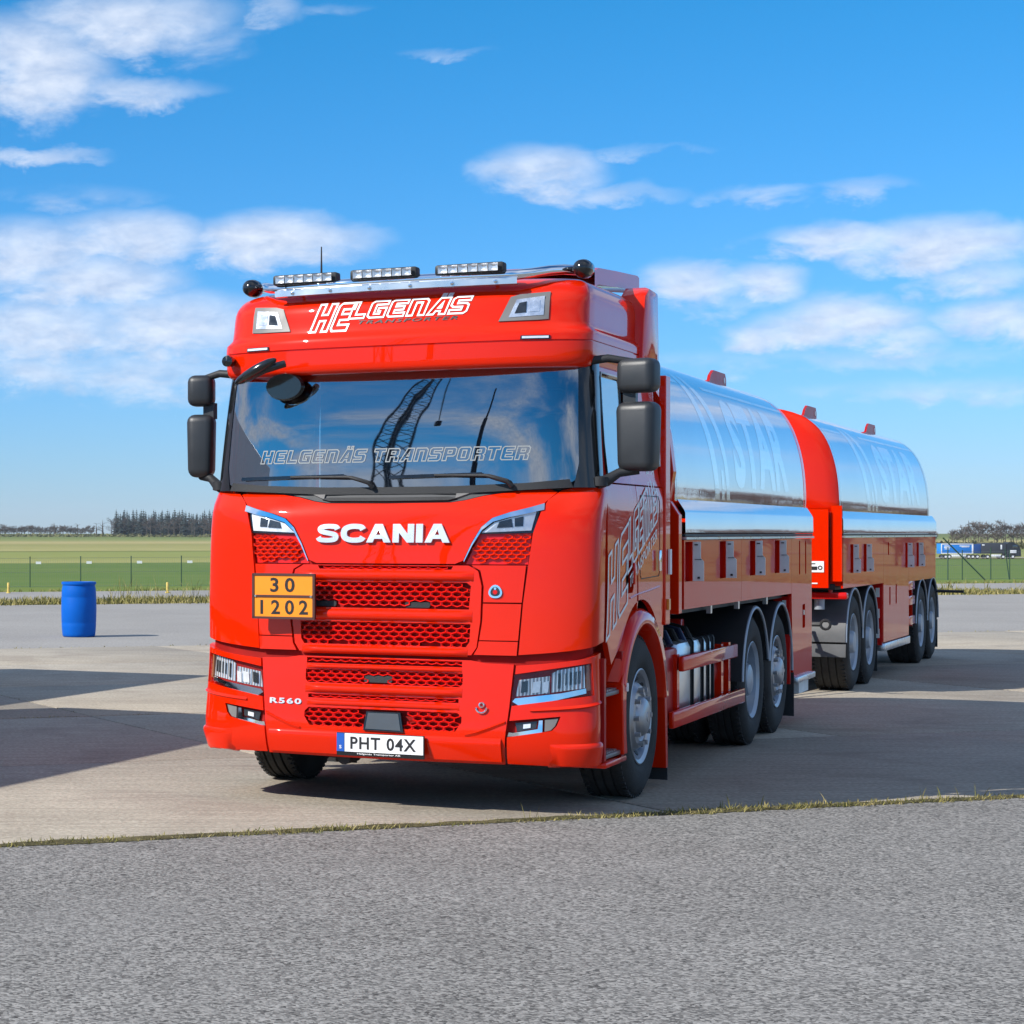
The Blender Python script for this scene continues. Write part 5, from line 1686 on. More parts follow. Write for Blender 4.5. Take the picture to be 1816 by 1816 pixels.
cyl.build('air_filter', 'rim_grey', trailer)
rv = MB().box((1.05, 1.72, 0.98), (0.42, 0.10, 0.07), bev=0.02)
rv.tube([(0.90, 1.70, 1.0), (0.90, 1.70, 1.06)], 0.02, 8)
rv.tube([(1.10, 1.70, 1.0), (1.10, 1.70, 1.06)], 0.02, 8)
rv.build('valve_block', 'red_trim', trailer)
for k, v in enumerate((0.35, 0.6)):
    MB().tube([(v, 1.5, 1.0), (v * 0.7, 0.7, 0.75), (v * 0.3, -0.2, 0.70), (0.1, -1.2, 0.95)], 0.02, 8).build('hose', 'rubber', trailer)

# ================================================================== ground
E1 = Vector((0.950, 0.312, 0)); E2 = Vector((-0.312, 0.950, 0))
def W2(a, b, z=0.0):
    p = E1 * a + E2 * b
    return Vector((p.x, p.y, z))
# rolling terrain: level under the yard, dipping beyond it, rising to the far woods
def terr(d):
    return cubic([(0, -0.05), (40, -0.05), (50, -0.06), (90, -0.85), (146, -2.2), (300, -3.7), (515, -4.8), (800, -3.4), (1100, -1.6), (1400, 0.0), (2000, 1.0), (6000, 1.0)], d)
m, t, b = base_mat('field')
geo = t.new('ShaderNodeNewGeometry')
sp = t.new('ShaderNodeSeparateXYZ'); t.put(sp.inputs[0], geo.outputs['Position'])
dist = t.math('ADD', t.math('MULTIPLY', sp.outputs[0], -0.312), t.math('MULTIPLY', sp.outputs[1], 0.95))
along = t.math('ADD', t.math('MULTIPLY', sp.outputs[0], 0.95), t.math('MULTIPLY', sp.outputs[1], 0.312))
cv = t.new('ShaderNodeCombineXYZ')
t.put(cv.inputs[0], t.math('MULTIPLY', along, 0.03)); t.put(cv.inputs[1], t.math('MULTIPLY', dist, 0.03))
fieldn = t.noise(geo.outputs['Position'], 0.05, 6, 0.7)
wobn = t.math('MULTIPLY', t.math('SUBTRACT', t.noise(cv.outputs[0], 0.6, 3), 0.5), 30.0)
dn = t.math('ADD', dist, wobn)
fine_n = t.noise(geo.outputs['Position'], 0.35, 8, 0.7)
band = t.ramp(t.math('DIVIDE', dn, 1400.0), [
    (0.0, (0.105, 0.140, 0.030)), (0.060, (0.100, 0.145, 0.030)), (0.095, (0.068, 0.125, 0.028)), (0.29, (0.062, 0.118, 0.026)),
    (0.30, (0.26, 0.25, 0.10)), (0.36, (0.20, 0.215, 0.070)), (0.45, (0.18, 0.21, 0.065)), (0.47, (0.095, 0.110, 0.030)), (0.48, (0.29, 0.265, 0.12)),
    (0.60, (0.21, 0.205, 0.08)), (0.66, (0.34, 0.28, 0.15)), (0.74, (0.17, 0.195, 0.075)), (0.86, (0.10, 0.135, 0.045)), (1.0, (0.085, 0.115, 0.04))])
st_n = t.new('ShaderNodeCombineXYZ')
t.put(st_n.inputs[0], t.math('MULTIPLY', along, 0.015)); t.put(st_n.inputs[1], t.math('MULTIPLY', dist, 0.22))
streak = t.noise(st_n.outputs[0], 1.0, 4, 0.6)
c1 = t.mix(t.mapr(fine_n, 0.35, 0.75, 0, 0.30), band, (0.14, 0.135, 0.045))
c1 = t.mix(t.mapr(streak, 0.5, 0.75, 0, 0.25), c1, (0.20, 0.19, 0.07))
c1 = t.mix(t.mapr(fieldn, 0.4, 0.7, 0, 0.35), c1, (0.15, 0.17, 0.05))
# the dry stubble to the right of the yard
gold = t.math('MULTIPLY', t.mapr(t.math('SUBTRACT', along, t.math('MULTIPLY', dist, 1.02)), 0.0, 25.0, 0, 1, True), 1.0)
gvar = t.noise(geo.outputs['Position'], 0.055, 5, 0.62, 0.8)
gcol = t.ramp(gvar, [(0.30, (0.10, 0.10, 0.038)), (0.45, (0.19, 0.16, 0.065)), (0.60, (0.25, 0.21, 0.10)), (0.72, (0.17, 0.11, 0.07))])
c1 = t.mix(t.math('MULTIPLY', gold, 0.9), c1, gcol)
c1 = t.mix(1.0, c1, (1.22, 1.20, 1.05), 'MULTIPLY')
t.put(b.inputs['Base Color'], c1)
b.inputs['Roughness'].default_value = 0.95
b.inputs['Specular IOR Level'].default_value = 0.1
mb = MB()
ds = [-400, -200, -100, -50, -20, 0, 10, 20, 30, 40, 46, 50, 56, 62, 70, 80, 95, 110, 130, 150, 180, 220, 260, 300, 350, 400, 460, 520, 600, 700, 800, 900, 1000, 1100, 1250, 1400, 1600, 2000, 3000, 4000]
al_ = [-4000, -2600, -1500, -800, -400, -200, -100, -50, 0, 50, 100, 200, 300, 400, 600, 800, 1200, 1800, 2800, 4000]
mb.loft([[W2(a, d, terr(d)) for a in al_] for d in ds])
g = mb.build('field_ground', 'field', None, True, 80)
tag(g, 'wide green and straw coloured fields reaching to the horizon', 'field', kind='structure')

def ground_mat(name, lo, hi, spk_lo, spk_hi, spk_scale, bump, big_scale=0.35, stain=None, rough=0.9, streaks=False, spk=(0.36, 0.64), stones=False):
    m, t, b = base_mat(name)
    geo = t.new('ShaderNodeNewGeometry')
    P = geo.outputs['Position']
    big = t.noise(P, big_scale, 6, 0.6)
    c = t.ramp(big, [(0.30, lo), (0.70, hi)])
    if stones:
        vo = t.new('ShaderNodeTexVoronoi'); vo.inputs['Scale'].default_value = spk_scale; t.put(vo.inputs['Vector'], P)
        sx_ = t.new('ShaderNodeSeparateColor'); t.put(sx_.inputs[0], vo.outputs['Color'])
        sp1 = t.math('MULTIPLY_ADD', sx_.outputs[0], 0.62, t.math('MULTIPLY', t.noise(P, spk_scale * 0.6, 2, 0.6), 0.42))
    else:
        sp1 = t.noise(P, spk_scale, 2, 0.6)
    c = t.mix(1.0, c, t.ramp(sp1, [(spk[0], spk_lo), (spk[1], spk_hi)]), 'MULTIPLY')
    if streaks:
        mp = t.new('ShaderNodeMapping'); t.put(mp.inputs[0], P)
        mp.inputs['Rotation'].default_value = (0, 0, R(-18 + streaks)); mp.inputs['Scale'].default_value = (0.9, 14, 1)
        s_ = t.noise(mp.outputs[0], 1.5, 5, 0.65)
        c = t.mix(t.mapr(s_, 0.38, 0.68, 0.0, 0.6), c, tuple(x * 0.55 for x in lo))
    if stain:
        s2 = t.noise(P, 0.9, 5, 0.7, 0.6)
        c = t.mix(t.mapr(s2, 0.5, 0.75, 0, 0.55), c, stain)
    if streaks:
        oin = t.new('ShaderNodeObjectInfo')
        c = t.mix(1.0, c, t.ramp(oin.outputs['Random'], [(0.0, 0.80), (1.0, 1.0)]), 'MULTIPLY')
    t.put(b.inputs['Base Color'], c)
    b.inputs['Roughness'].default_value = rough
    b.inputs['Specular IOR Level'].default_value = 0.25
    bn = t.new('ShaderNodeBump'); bn.inputs['Strength'].default_value = bump; bn.inputs['Distance'].default_value = 0.006
    t.put(bn.inputs['Height'], sp1)
    t.put(b.inputs['Normal'], bn.outputs[0])
    return m
ground_mat('asphalt', (0.285, 0.275, 0.255), (0.36, 0.348, 0.325), 0.12, 1.0, 82, 1.0, 0.9, (0.19, 0.185, 0.175), spk=(0.15, 0.80), stones=True)
ground_mat('asphalt_far', (0.29, 0.275, 0.255), (0.36, 0.345, 0.32), 0.70, 1.0, 30, 0.5, 0.25)
ground_mat('concrete', (0.42, 0.370, 0.295), (0.55, 0.49, 0.395), 0.66, 1.0, 34, 0.7, 0.6, (0.20, 0.16, 0.13), streaks=8)
ground_mat('soil', (0.06, 0.05, 0.035), (0.10, 0.085, 0.06), 0.7, 1.3, 20, 0.6)
ground_mat('soil_moss', (0.075, 0.068, 0.030), (0.16, 0.14, 0.065), 0.5, 1.0, 60, 1.0, 3.0)
def sheet(name, poly, z, m, lab, cat, th=None):
    mb = MB()
    if th:
        mb.prism([(p.x, p.y) for p in poly], 'z', z - th, z)
    else:
        vs = [Vector((p.x, p.y, z)) for p in poly]
        mb.add(vs, [tuple(range(len(vs)))])
    o = mb.build(name, m, None, False)
    tag(o, lab, cat, kind='structure')
    return o
def rect(a0, b0, a1, b1):
    return [W2(a0, b0), W2(a1, b0), W2(a1, b1), W2(a0, b1)]
sheet('yard_base', rect(-60, 10.2, 60, 45.6), -0.030, 'soil', 'dark soil under the slabs of the yard', 'ground')
sheet('asphalt_yard', rect(-60, -40, 60, 10.40), -0.004, 'asphalt', 'grey speckled asphalt in the foreground', 'asphalt', 0.05)
sheet('asphalt_apron', rect(-60, 28.20, 60, 45.3), -0.004, 'asphalt_far', 'pale grey asphalt beyond the concrete slabs', 'asphalt', 0.05)
sheet('service_road', rect(-60, 48.6, 60, 56.5), -0.035, 'asphalt_far', 'narrow grey service road in front of the fence', 'road', 0.3)
apron = empty('concrete_apron', (0, 0, 0))
tag(apron, 'beige concrete slabs under the truck', 'concrete', kind='structure')
rows_b = [10.43, 13.98, 17.55, 21.10, 24.65, 28.18]
slabs = {}
for i in range(5):
    b0, b1 = rows_b[i], rows_b[i + 1]
    offa = 6.6 + (0.9 if i == 0 else 0.0)
    k0 = int((-25 - offa) / 5) - 1
    for k in range(k0, k0 + 18):
        a0 = offa + 5 * k; a1 = a0 + 5
        me = slabs.get(round(b1 - b0, 3))
        if me is None:
            q = MB().box((2.5, (b1 - b0) / 2, -0.02), (5 - 0.018, b1 - b0 - 0.018, 0.04), bev=0.006)
            me = slabs[round(b1 - b0, 3)] = q.mesh('slab')
        o = link('slab', me, 'concrete', apron, True, 30)
        o.location = W2(a0, b0, rng.uniform(-0.003, 0.003))
        o.rotation_euler = (0, 0, math.atan2(E1.y, E1.x))

# ================================================================== grass
m, t, b = base_mat('grass_blade')
oi = t.new('ShaderNodeNewGeometry')
gn = t.noise(oi.outputs['Position'], 9, 3, 0.6)
t.put(b.inputs['Base Color'], t.ramp(gn, [(0.28, (0.085, 0.105, 0.022)), (0.46, (0.20, 0.18, 0.055)), (0.68, (0.40, 0.33, 0.15))]))
b.inputs['Roughness'].default_value = 0.8
b.inputs['Specular IOR Level'].default_value = 0.2
def blades(mb, c, n, h, spread, lean=0.5, wd=0.004):
    for _ in range(n):
        a = rng.uniform(0, 2 * math.pi)
        rr = spread * math.sqrt(rng.random())
        x, y = c[0] + rr * math.cos(a), c[1] + rr * math.sin(a)
        hh = h * rng.uniform(0.45, 1.1)
        ln = Vector((rng.gauss(0, lean), rng.gauss(0, lean), 1)).normalized() * hh
        th = rng.uniform(0, math.pi)
        w_ = Vector((math.cos(th), math.sin(th), 0)) * wd * rng.uniform(0.7, 1.5)
        p = Vector((x, y, c[2]))
        md = p + ln * 0.55 + Vector((0, 0, hh * 0.08))
        mb.add([p - w_, p + w_, md + w_ * 0.7, p + ln, md - w_ * 0.7], [(0, 1, 2, 4), (4, 2, 3)])
mb = MB()
a = -3.0
while a < 14:
    dens_ = 0.05 + 0.95 * max(0, mnoise.noise(Vector((a * 0.9, 3.3, 0))) + 0.30)
    if 2.2 < a < 5.2: dens_ *= 0.8
    p = W2(a, 10.415 + rng.gauss(0, 0.02), -0.01)
    blades(mb, p, int(46 * dens_) + 8, 0.026 + 0.042 * dens_, 0.06, 1.0, 0.003)
    a += 0.045
for _ in range(14):      # a few taller dead stalks
    blades(mb, W2(rng.uniform(6.5, 10.5), 10.43, 0), 2, 0.10, 0.03, 0.4, 0.003)
for a_ in [x * 0.06 for x in range(-20, 120)]:
    if mnoise.noise(Vector((a_ * 1.7, 9.1, 0))) > -0.05:
        blades(mb, W2(a_ + rng.gauss(0, .03), 17.55 + rng.gauss(0, 0.012), -0.02), 6, 0.045, 0.04, 0.8)
for b_ in [17.6 + x * 0.05 for x in range(0, 60)]:
    if rng.random() < 0.6:
        blades(mb, W2(6.6, b_, -0.02), 5, 0.035, 0.025, 0.8)
for a_ in [x * 0.10 for x in range(-50, 350)]:
    if rng.random() < 0.55:
        blades(mb, W2(a_ + rng.gauss(0, .05), 28.19, -0.02), 4, 0.05, 0.04, 0.8, 0.006)
o = mb.build('joint_grass', 'grass_blade', None, False, recalc=False)
tag(o, 'tufts of dry grass growing in the joints of the yard', 'grass', kind='stuff')
mb = MB()
for _ in range(5200):
    a_ = rng.uniform(3, 60)
    b_ = rng.triangular(44.9, 48.6, 46.2)
    q = mnoise.noise(Vector((a_ * 0.35, 1.0, 0))) * 0.5 + 0.6
    blades(mb, W2(a_, b_, terr(b_) + 0.0), 6, 0.10 + 0.20 * max(0, q), 0.22, 0.6, 0.014)
for _ in range(900):
    a_ = rng.uniform(3, 60)
    blades(mb, W2(a_, rng.uniform(56.5, 58.5), -0.1), 4, 0.16, 0.25, 0.45, 0.012)
for _ in range(26):
    a_ = rng.uniform(18, 23)
    blades(mb, W2(a_, rng.uniform(46, 49), 0), 4, 0.65, 0.18, 0.35, 0.006)
for _ in range(60):
    a_ = rng.uniform(40, 60)
    blades(mb, W2(a_, rng.uniform(46, 49), 0), 4, 0.4, 0.18, 0.4, 0.010)
o = mb.build('verge_grass', 'grass_blade', None, False, recalc=False)
tag(o, 'strip of tall dry grass along the far edge of the asphalt', 'grass', kind='stuff')

# crumbled earth and moss along the joint between asphalt and concrete
mb = MB()
n_ = 420
top_, bot_, crest = [], [], []
for k in range(n_ + 1):
    a_ = -4 + 20 * k / n_
    w1 = 0.012 + 0.05 * max(0, mnoise.noise(Vector((a_ * 1.3, 0.4, 0))) + 0.3) + 0.02 * mnoise.noise(Vector((a_ * 9, 4.4, 0)))
    w2 = 0.012 + 0.035 * max(0, mnoise.noise(Vector((a_ * 1.1, 7.4, 0))) + 0.3) + 0.02 * mnoise.noise(Vector((a_ * 11, 1.4, 0)))
    top_.append(W2(a_, 10.43 + w1, 0.001)); bot_.append(W2(a_, 10.40 - w2, -0.001))
    crest.append(W2(a_, 10.415, 0.012 + 0.010 * mnoise.noise(Vector((a_ * 6, 2.2, 0)))))
mb.loft([bot_, crest, top_])
o = mb.build('joint_soil', 'soil_moss', None)
tag(o, 'line of earth and moss between the asphalt and the concrete', 'soil', kind='stuff')

# ================================================================== barrel
bar_o = empty('barrel', (1.225, 33.2, 0), 0, 'blue plastic drum standing alone on the far asphalt', 'barrel')
prof = [(0.0, 0.0001), (0.0, 0.240), (0.012, 0.252), (0.05, 0.258), (0.14, 0.266), (0.20, 0.269), (0.215, 0.2655), (0.23, 0.270), (0.42, 0.2745), (0.60, 0.271), (0.615, 0.2665), (0.63, 0.270), (0.74, 0.264), (0.79, 0.252), (0.812, 0.250)]
MB().lathe(prof, 'z', n=48).build('drum_body', 'blue_plastic', bar_o, True, 50)
MB().lathe([(0.805, 0.250), (0.808, 0.266), (0.822, 0.270), (0.846, 0.268), (0.850, 0.262), (0.848, 0.250), (0.835, 0.245), (0.832, 0.0001)], 'z', n=48).build('lid_ring', 'blue_plastic', bar_o, True, 40)
for x in (-0.13, 0.13):
    MB().lathe([(0.83, 0.03), (0.845, 0.03), (0.847, 0.0001)], 'z', (x, 0, 0), 16).build('bung', 'blue_plastic', bar_o)

# ================================================================== fence
def proj_world(px, d):
    return Vector((px / 3790.0 * d, d, 0))
fence = empty('mesh_fence', (0, 0, 0), 0, 'green wire mesh fence with white tags along the field', 'fence')
FD = 140.0
post_m = MB().tube([(0, 0, -0.2), (0, 0, 2.0)], 0.034, 8)
post_m.tube([(0, 0, 1.98), (0, 0, 2.03)], 0.038, 8)
post_me = post_m.mesh('post')
tag_me = MB().box((0.55, 0.0, 1.62), (0.34, 0.02, 0.16)).mesh('tag')
F0 = Vector((-8.0, 139.0, 0)); FDIR = Vector((1.0, 0.075, 0)).normalized()
npost = 26
prev = None
for k in range(npost):
    p = F0 + FDIR * (3.33 * k)
    z = terr(p.dot(E2)) 
    o = link('post', post_me, 'post_green', fence, True, 40)
    o.location = (p.x, p.y, z)
    if k < 13:
        o2 = link('tag', tag_me, 'white', fence, False)
        o2.location = (p.x, p.y - 0.04, z)
    if prev is not None:
        w_ = MB()
        for h in (0.08, 1.0, 1.92):
            w_.tube([(prev.x, prev.y, prev.z + h), (p.x, p.y, z + h)], 0.010, 4)
        nn = 22
        for j in range(1, nn):
            q = prev.lerp(Vector((p.x, p.y, z)), j / nn)
            w_.tube([(q.x, q.y, q.z + 0.05), (q.x, q.y, q.z + 1.95)], 0.0035, 3, cap=False)
        w_.build('mesh_panel', 'wire_grey', fence, False)
    prev = Vector((p.x, p.y, z))
for k, (px, d) in enumerate(((1681, 132.0), (1757, 135.0), (1790, 139.0))):
    o = link('leaning_pole' if k == 2 else 'fence_post', post_me, 'post_green', None, True, 40)
    p = proj_world(px, d)
    o.location = (p.x, p.y, terr(p.dot(E2)))
    if k == 2: o.rotation_euler = (0, R(-8), 0)
    tag(o, ['dark post standing in the grass just right of the trailer', 'dark post below the cab of the black truck', 'thin post leaning in the grass at the right edge'][k], 'post', 'posts standing in the grass on the right')
pole = MB().tube([(0, 0, 0), (-2.2, 0, 2.2)], 0.035, 8).build('leaning_pole', 'post_green', None)
p = proj_world(1748, 110.0); pole.location = (p.x, p.y, terr(p.dot(E2)))
tag(pole, 'dark pole slanting across the grass between the posts', 'pole')
# yellow bollards
bol = MB().lathe([(0.0, 0.036), (0.28, 0.036), (0.295, 0.030), (0.30, 0.0001)], 'z', n=16)
bol.lathe([(0.0, 0.06), (0.03, 0.06), (0.04, 0.04)], 'z', n=16)
bol_me = bol.mesh('bollard')
for px, d, lab in ((15, 58.5, 'short yellow bollard in the grass near the left edge'), (297, 58.5, 'short yellow bollard in the grass between the blue drum and the truck')):
    o = link('bollard', bol_me, 'yellow_post', None, True, 40)
    p = proj_world(px, d); o.location = (p.x, p.y, terr(p.dot(E2)) + 0.05)
    tag(o, lab, 'bollard', 'yellow bollards on the verge')

# ================================================================== far truck
ft = empty('distant_truck', (226.3, 516.0, 0), 0, 'black truck pulling a blue box trailer on the far road', 'truck')
ft.location.z = terr(Vector((236, 516, 0)).dot(E2)) + 0.05
def fb(name, x0, x1, z0, z1, m, par=ft, y0=-1.25, y1=1.25, bev=0.06):
    return MB().box(((x0 + x1) / 2, (y0 + y1) / 2, (z0 + z1) / 2), (x1 - x0, y1 - y0, z1 - z0), bev=bev).build(name, m, par)
box2 = fb('trailer_box', 0.3, 6.6, 1.15, 3.60, 'far_blue')
fb('roof_edge', 0.3, 6.6, 3.60, 3.75, 'far_black', box2)
for z0, z1 in ((3.35, 3.58), (1.15, 1.32)):
    fb('box_edge', 0.32, 6.58, z0, z1, 'white', box2, -1.29, -1.24, 0.01)
for x0, x1 in ((0.30, 0.50), (6.3, 6.6)):
    fb('box_edge', x0, x1, 1.32, 3.35, 'white', box2, -1.285, -1.24, 0.01)
for (x0, x1, z0, z1) in ((0.95, 1.95, 2.9, 3.1), (0.9, 2.1, 2.55, 2.8), (1.0, 2.0, 2.2, 2.4), (3.9, 5.9, 2.9, 3.1), (4.3, 5.8, 2.7, 2.85)):
    fb('box_graphic', x0, x1, z0, z1, 'white', box2, -1.28, -1.24, 0.01)
fb('trailer_nose', 6.6, 8.1, 1.2, 3.45, 'far_navy')
cargo = fb('cargo_box', 8.15, 13.0, 1.15, 3.75, 'far_tarp')
fb('box_graphic', 8.3, 8.8, 3.1, 3.4, 'white', cargo, -1.29, -1.24, 0.01)
fb('box_graphic', 11.9, 12.2, 2.2, 3.3, 'white', cargo, -1.28, -1.24, 0.01)
cabm = MB().prism([(13.1, 0.6), (13.1, 3.55), (13.6, 3.95), (14.6, 3.85), (15.6, 2.9), (15.9, 2.0), (15.95, 0.5), (15.0, 0.45), (14.7, 1.0), (13.9, 1.0)], 'y', -1.25, 1.25)
cabo = cabm.build('cab', 'far_black', ft, False, bevel=0.05)
fb('window_pane', 14.2, 15.2, 2.5, 3.2, 'side_glass', cabo, -1.28, -1.24, 0.01)
fb('door_graphic', 13.6, 15.0, 1.3, 2.0, 'white', cabo, -1.28, -1.24, 0.01)
for x0, x1 in ((2.0, 5.2), (10.1, 12.0)):
    fb('side_skirt', x0, x1, 0.45, 0.95, 'white', ft, -1.22, -1.15, 0.01)
wm = MB().lathe([(-0.15, 0.25), (-0.15, 0.48), (0.15, 0.48), (0.15, 0.25)], 'y', n=20)
wm_me = wm.mesh('far_wheel')
rm_me = MB().lathe([(-0.13, 0.27), (-0.10, 0.20), (-0.12, 0.0001)], 'y', n=16).mesh('far_rim')
for x in (1.2, 1.9, 5.7, 6.5, 7.4, 9.4, 12.4, 14.3):
    for y in (-1.08, 1.08):
        o = link('wheel', wm_me, 'rubber', ft); o.location = (x, y, 0.48)
        link('rim', rm_me, 'white', o)
for ch_ in ft.children:
    ch_.location.x *= 1.0
ft.scale = (1.235, 1.0, 1.0)
fr_ = sheet('far_road', [Vector((120, 500, 0)), Vector((420, 500, 0)), Vector((420, 521, 0)), Vector((120, 521, 0))], 0, 'asphalt_far', 'far road the black truck stands on', 'road')
for v in fr_.data.vertices:
    v.co.z = terr(Vector((v.co.x, v.co.y, 0)).dot(E2)) + 0.25

# ================================================================== trees
def bare_tree(mb, h, wd, seed, dens_=1.0, trunk_mi=0, twig_mi=1):
    r_ = random.Random(seed)
    top = Vector((r_.uniform(-.4, .4), 0, h * 0.72))
    mb.tube([(0, 0, -0.6), (0, 0, h * 0.25), top * 0.7, top], [h * 0.016 + 0.05, h * 0.013 + 0.04, h * 0.008, 0.02], 5, trunk_mi)
    ends = []
    for k in range(int(11 * dens_)):
        f_ = r_.uniform(0.28, 0.95)
        b0 = top * f_
        a = r_.uniform(0, 2 * math.pi)
        L_ = wd * r_.uniform(0.45, 0.95) * (1.15 - 0.5 * f_)
        e = b0 + Vector((math.cos(a) * L_, math.sin(a) * L_, L_ * r_.uniform(0.45, 1.1)))
        e.z = min(e.z, h * 0.97)
        mb.tube([b0, b0.lerp(e, 0.5) + Vector((0, 0, L_ * 0.08)), e], [h * 0.006, h * 0.004, 0.02], 4, trunk_mi, False)
        ends.append((b0, e))
    for b0, e in ends:
        for _ in range(int(16 * dens_)):
            q = b0.lerp(e, r_.uniform(0.35, 1.0))
            d = Vector((r_.gauss(0, 1), r_.gauss(0, 1), r_.gauss(0.5, 0.8))).normalized() * wd * r_.uniform(0.12, 0.34)
            s_ = Vector((r_.gauss(0, 1), r_.gauss(0, 1), r_.gauss(0, 1))).normalized() * wd * 0.018
            mb.add([q - s_, q + s_, q + d + s_ * 0.4, q + d - s_ * 0.4], [(0, 1, 2, 3)], twig_mi)
def conifer(mb, h, wd, seed):
    r_ = random.Random(seed)
    mb.tube([(0, 0, -0.6), (0, 0, h * 0.9)], [h * 0.015 + 0.05, 0.03], 5, 0)
    n = 16
    for k in range(n):
        f_ = k / (n - 1)
        z = h * (0.10 + 0.88 * f_)
        rad = wd * 0.5 * (1 - f_) ** 0.75 + 0.12
        m_ = 9
        for j in range(m_):
            a = 2 * math.pi * (j + r_.random()) / m_
            rr = rad * r_.uniform(0.6, 1.15)
            tip = Vector((math.cos(a) * rr, math.sin(a) * rr, z - rr * r_.uniform(0.25, 0.6)))
            sd = Vector((-math.sin(a), math.cos(a), 0)) * rr * 0.36
            b0 = Vector((0, 0, z + h * 0.035))
            mb.add([b0, tip * 0.75 + b0 * 0.25 + sd, tip, tip * 0.75 + b0 * 0.25 - sd], [(0, 1, 2, 3)], 1)
KINDS = {}
def tree_mesh(kind, v):
    key = (kind, v)
    if key not in KINDS:
        mb = MB()
        if kind == 'conifer': conifer(mb, 16, 6.0, 100 + v)
        elif kind == 'bare': bare_tree(mb, 15, 5.0, 200 + v, 1.0)
        elif kind == 'round': bare_tree(mb, 12, 6.5, 300 + v, 1.7 if v < 10 else 2.4)
        elif kind == 'slim': bare_tree(mb, 16, 2.6, 400 + v, 0.7)
        KINDS[key] = mb.mesh(kind, False)
    return KINDS[key]
def place_tree(name, kind, v, px, d, h, lab, grp, twig='twig', sx=1.0):
    me = tree_mesh(kind, v)
    base_h = {'conifer': 16, 'bare': 15, 'round': 12, 'slim': 16}[kind]
    if len(me.materials) == 0:
        me.materials.append(MATS['bark']); me.materials.append(MATS['conifer' if kind == 'conifer' else twig])
    o = bpy.data.objects.new(name, me); col.objects.link(o)
    p = proj_world(px, d)
    o.location = (p.x, p.y, terr(p.dot(E2)) - 0.2)
    s_ = h / base_h
    o.scale = (s_ * sx, s_ * sx, s_)
    o.rotation_euler = (0, 0, rng.uniform(0, 6.28))
    tag(o, lab, 'tree', grp)
    return o
# the dark wood left of the cab
for k in range(46):
    px = 204 + (395 - 204) * (k + rng.random() * 0.8) / 46
    place_tree('spruce_tree', 'conifer', k % 5, px, rng.uniform(1380, 1500), rng.uniform(15.0, 19.0), 'dark spruce packed into the far wood beside the cab', 'spruces in the far wood', sx=rng.uniform(1.1, 1.6))
for k in range(30):
    px = 196 + (395 - 196) * (k + rng.random()) / 30
    place_tree('birch_tree', 'bare', k % 4, px, rng.uniform(1360, 1420), rng.uniform(12.5, 17.0), 'bare grey tree along the front of the far wood', 'bare trees of the far wood', sx=rng.uniform(0.9, 1.3))
place_tree('birch_tree', 'slim', 0, 171, 1400, 12.5, 'small bare tree standing first to the left of the far wood', 'bare trees of the far wood', sx=2.2)
place_tree('birch_tree', 'slim', 1, 182, 1400, 15.5, 'tall bare tree standing second to the left of the far wood', 'bare trees of the far wood', sx=2.2)
place_tree('birch_tree', 'bare', 1, 202, 1390, 16, 'broad bare tree at the left end of the far wood', 'bare trees of the far wood', sx=1.0)
place_tree('birch_tree', 'slim', 2, 97, 1450, 13, 'tall thin tree rising from the far hedge above the barrel', 'bare trees of the far hedge', sx=2.6)
place_tree('birch_tree', 'slim', 3, 138, 1450, 11.5, 'thin tree at the right end of the far hedge', 'bare trees of the far hedge', sx=2.4)
for k in range(52):
    px = -20 + 185 * (k + rng.random()) / 52
    place_tree('hedge_tree', 'round', k % 4, px, rng.uniform(1450, 1560), rng.uniform(4.5, 8.5), 'low bare tree in the far hedge on the left', 'low trees of the far hedge', sx=rng.uniform(0.9, 1.4))
# trees on the right, behind the black truck
for k, (px, h) in enumerate(((1655, 6.5), (1690, 7.5), (1708, 9.5), (1722, 10.5), (1735, 11.5), (1752, 10.5), (1768, 10.0), (1783, 11.0), (1797, 10.5), (1812, 10.0), (1828, 10.5), (1845, 9.5))):
    lab = {0: 'small bare tree just right of the trailer tank', 1: 'bare tree at the left end of the grove on the right', 4: 'tallest round tree of the grove on the right'}.get(k, 'round bare tree in the grove behind the black truck')
    place_tree('round_tree', 'round', k % 4, px, rng.uniform(880, 930), h, lab, 'trees of the right grove', sx=rng.uniform(0.95, 1.2))
for k in range(26):
    px = 1682 + 180 * (k + rng.random()) / 26
    place_tree('grove_tree', 'bare', k % 4, px, rng.uniform(930, 1010), rng.uniform(7.0, 9.5), 'slender bare tree inside the grove behind the black truck', 'trees of the right grove', sx=rng.uniform(0.9, 1.3))
mb = MB()
r2 = random.Random(5)
for _ in range(2600):     # scrub at the foot of the trees
    px = r2.choice((r2.uniform(-20, 400), r2.uniform(1640, 1860)))
    d = r2.uniform(1330, 1400) if px < 500 else r2.uniform(800, 880)
    p = proj_world(px, d); z = terr(p.dot(E2))
    hh = r2.uniform(0.8, 2.4) * (1.2 if px > 500 else 0.9)
    s_ = r2.uniform(0.5, 1.6)
    q = Vector((p.x, p.y, z)) + Vector((0, 0, r2.uniform(0, hh)))
    d1 = Vector((r2.gauss(0, 1), r2.gauss(0, 1), r2.gauss(0, .7))).normalized() * s_
    d2 = Vector((r2.gauss(0, 1), r2.gauss(0, 1), r2.gauss(0, 1))).normalized() * s_ * 0.5
    mb.add([q - d1, q - d2, q + d1, q + d2], [(0, 1, 2, 3)])
o = mb.build('scrub', 'shrub', None, False, recalc=False)
tag(o, 'low scrub along the foot of the far trees', 'scrub', kind='stuff')
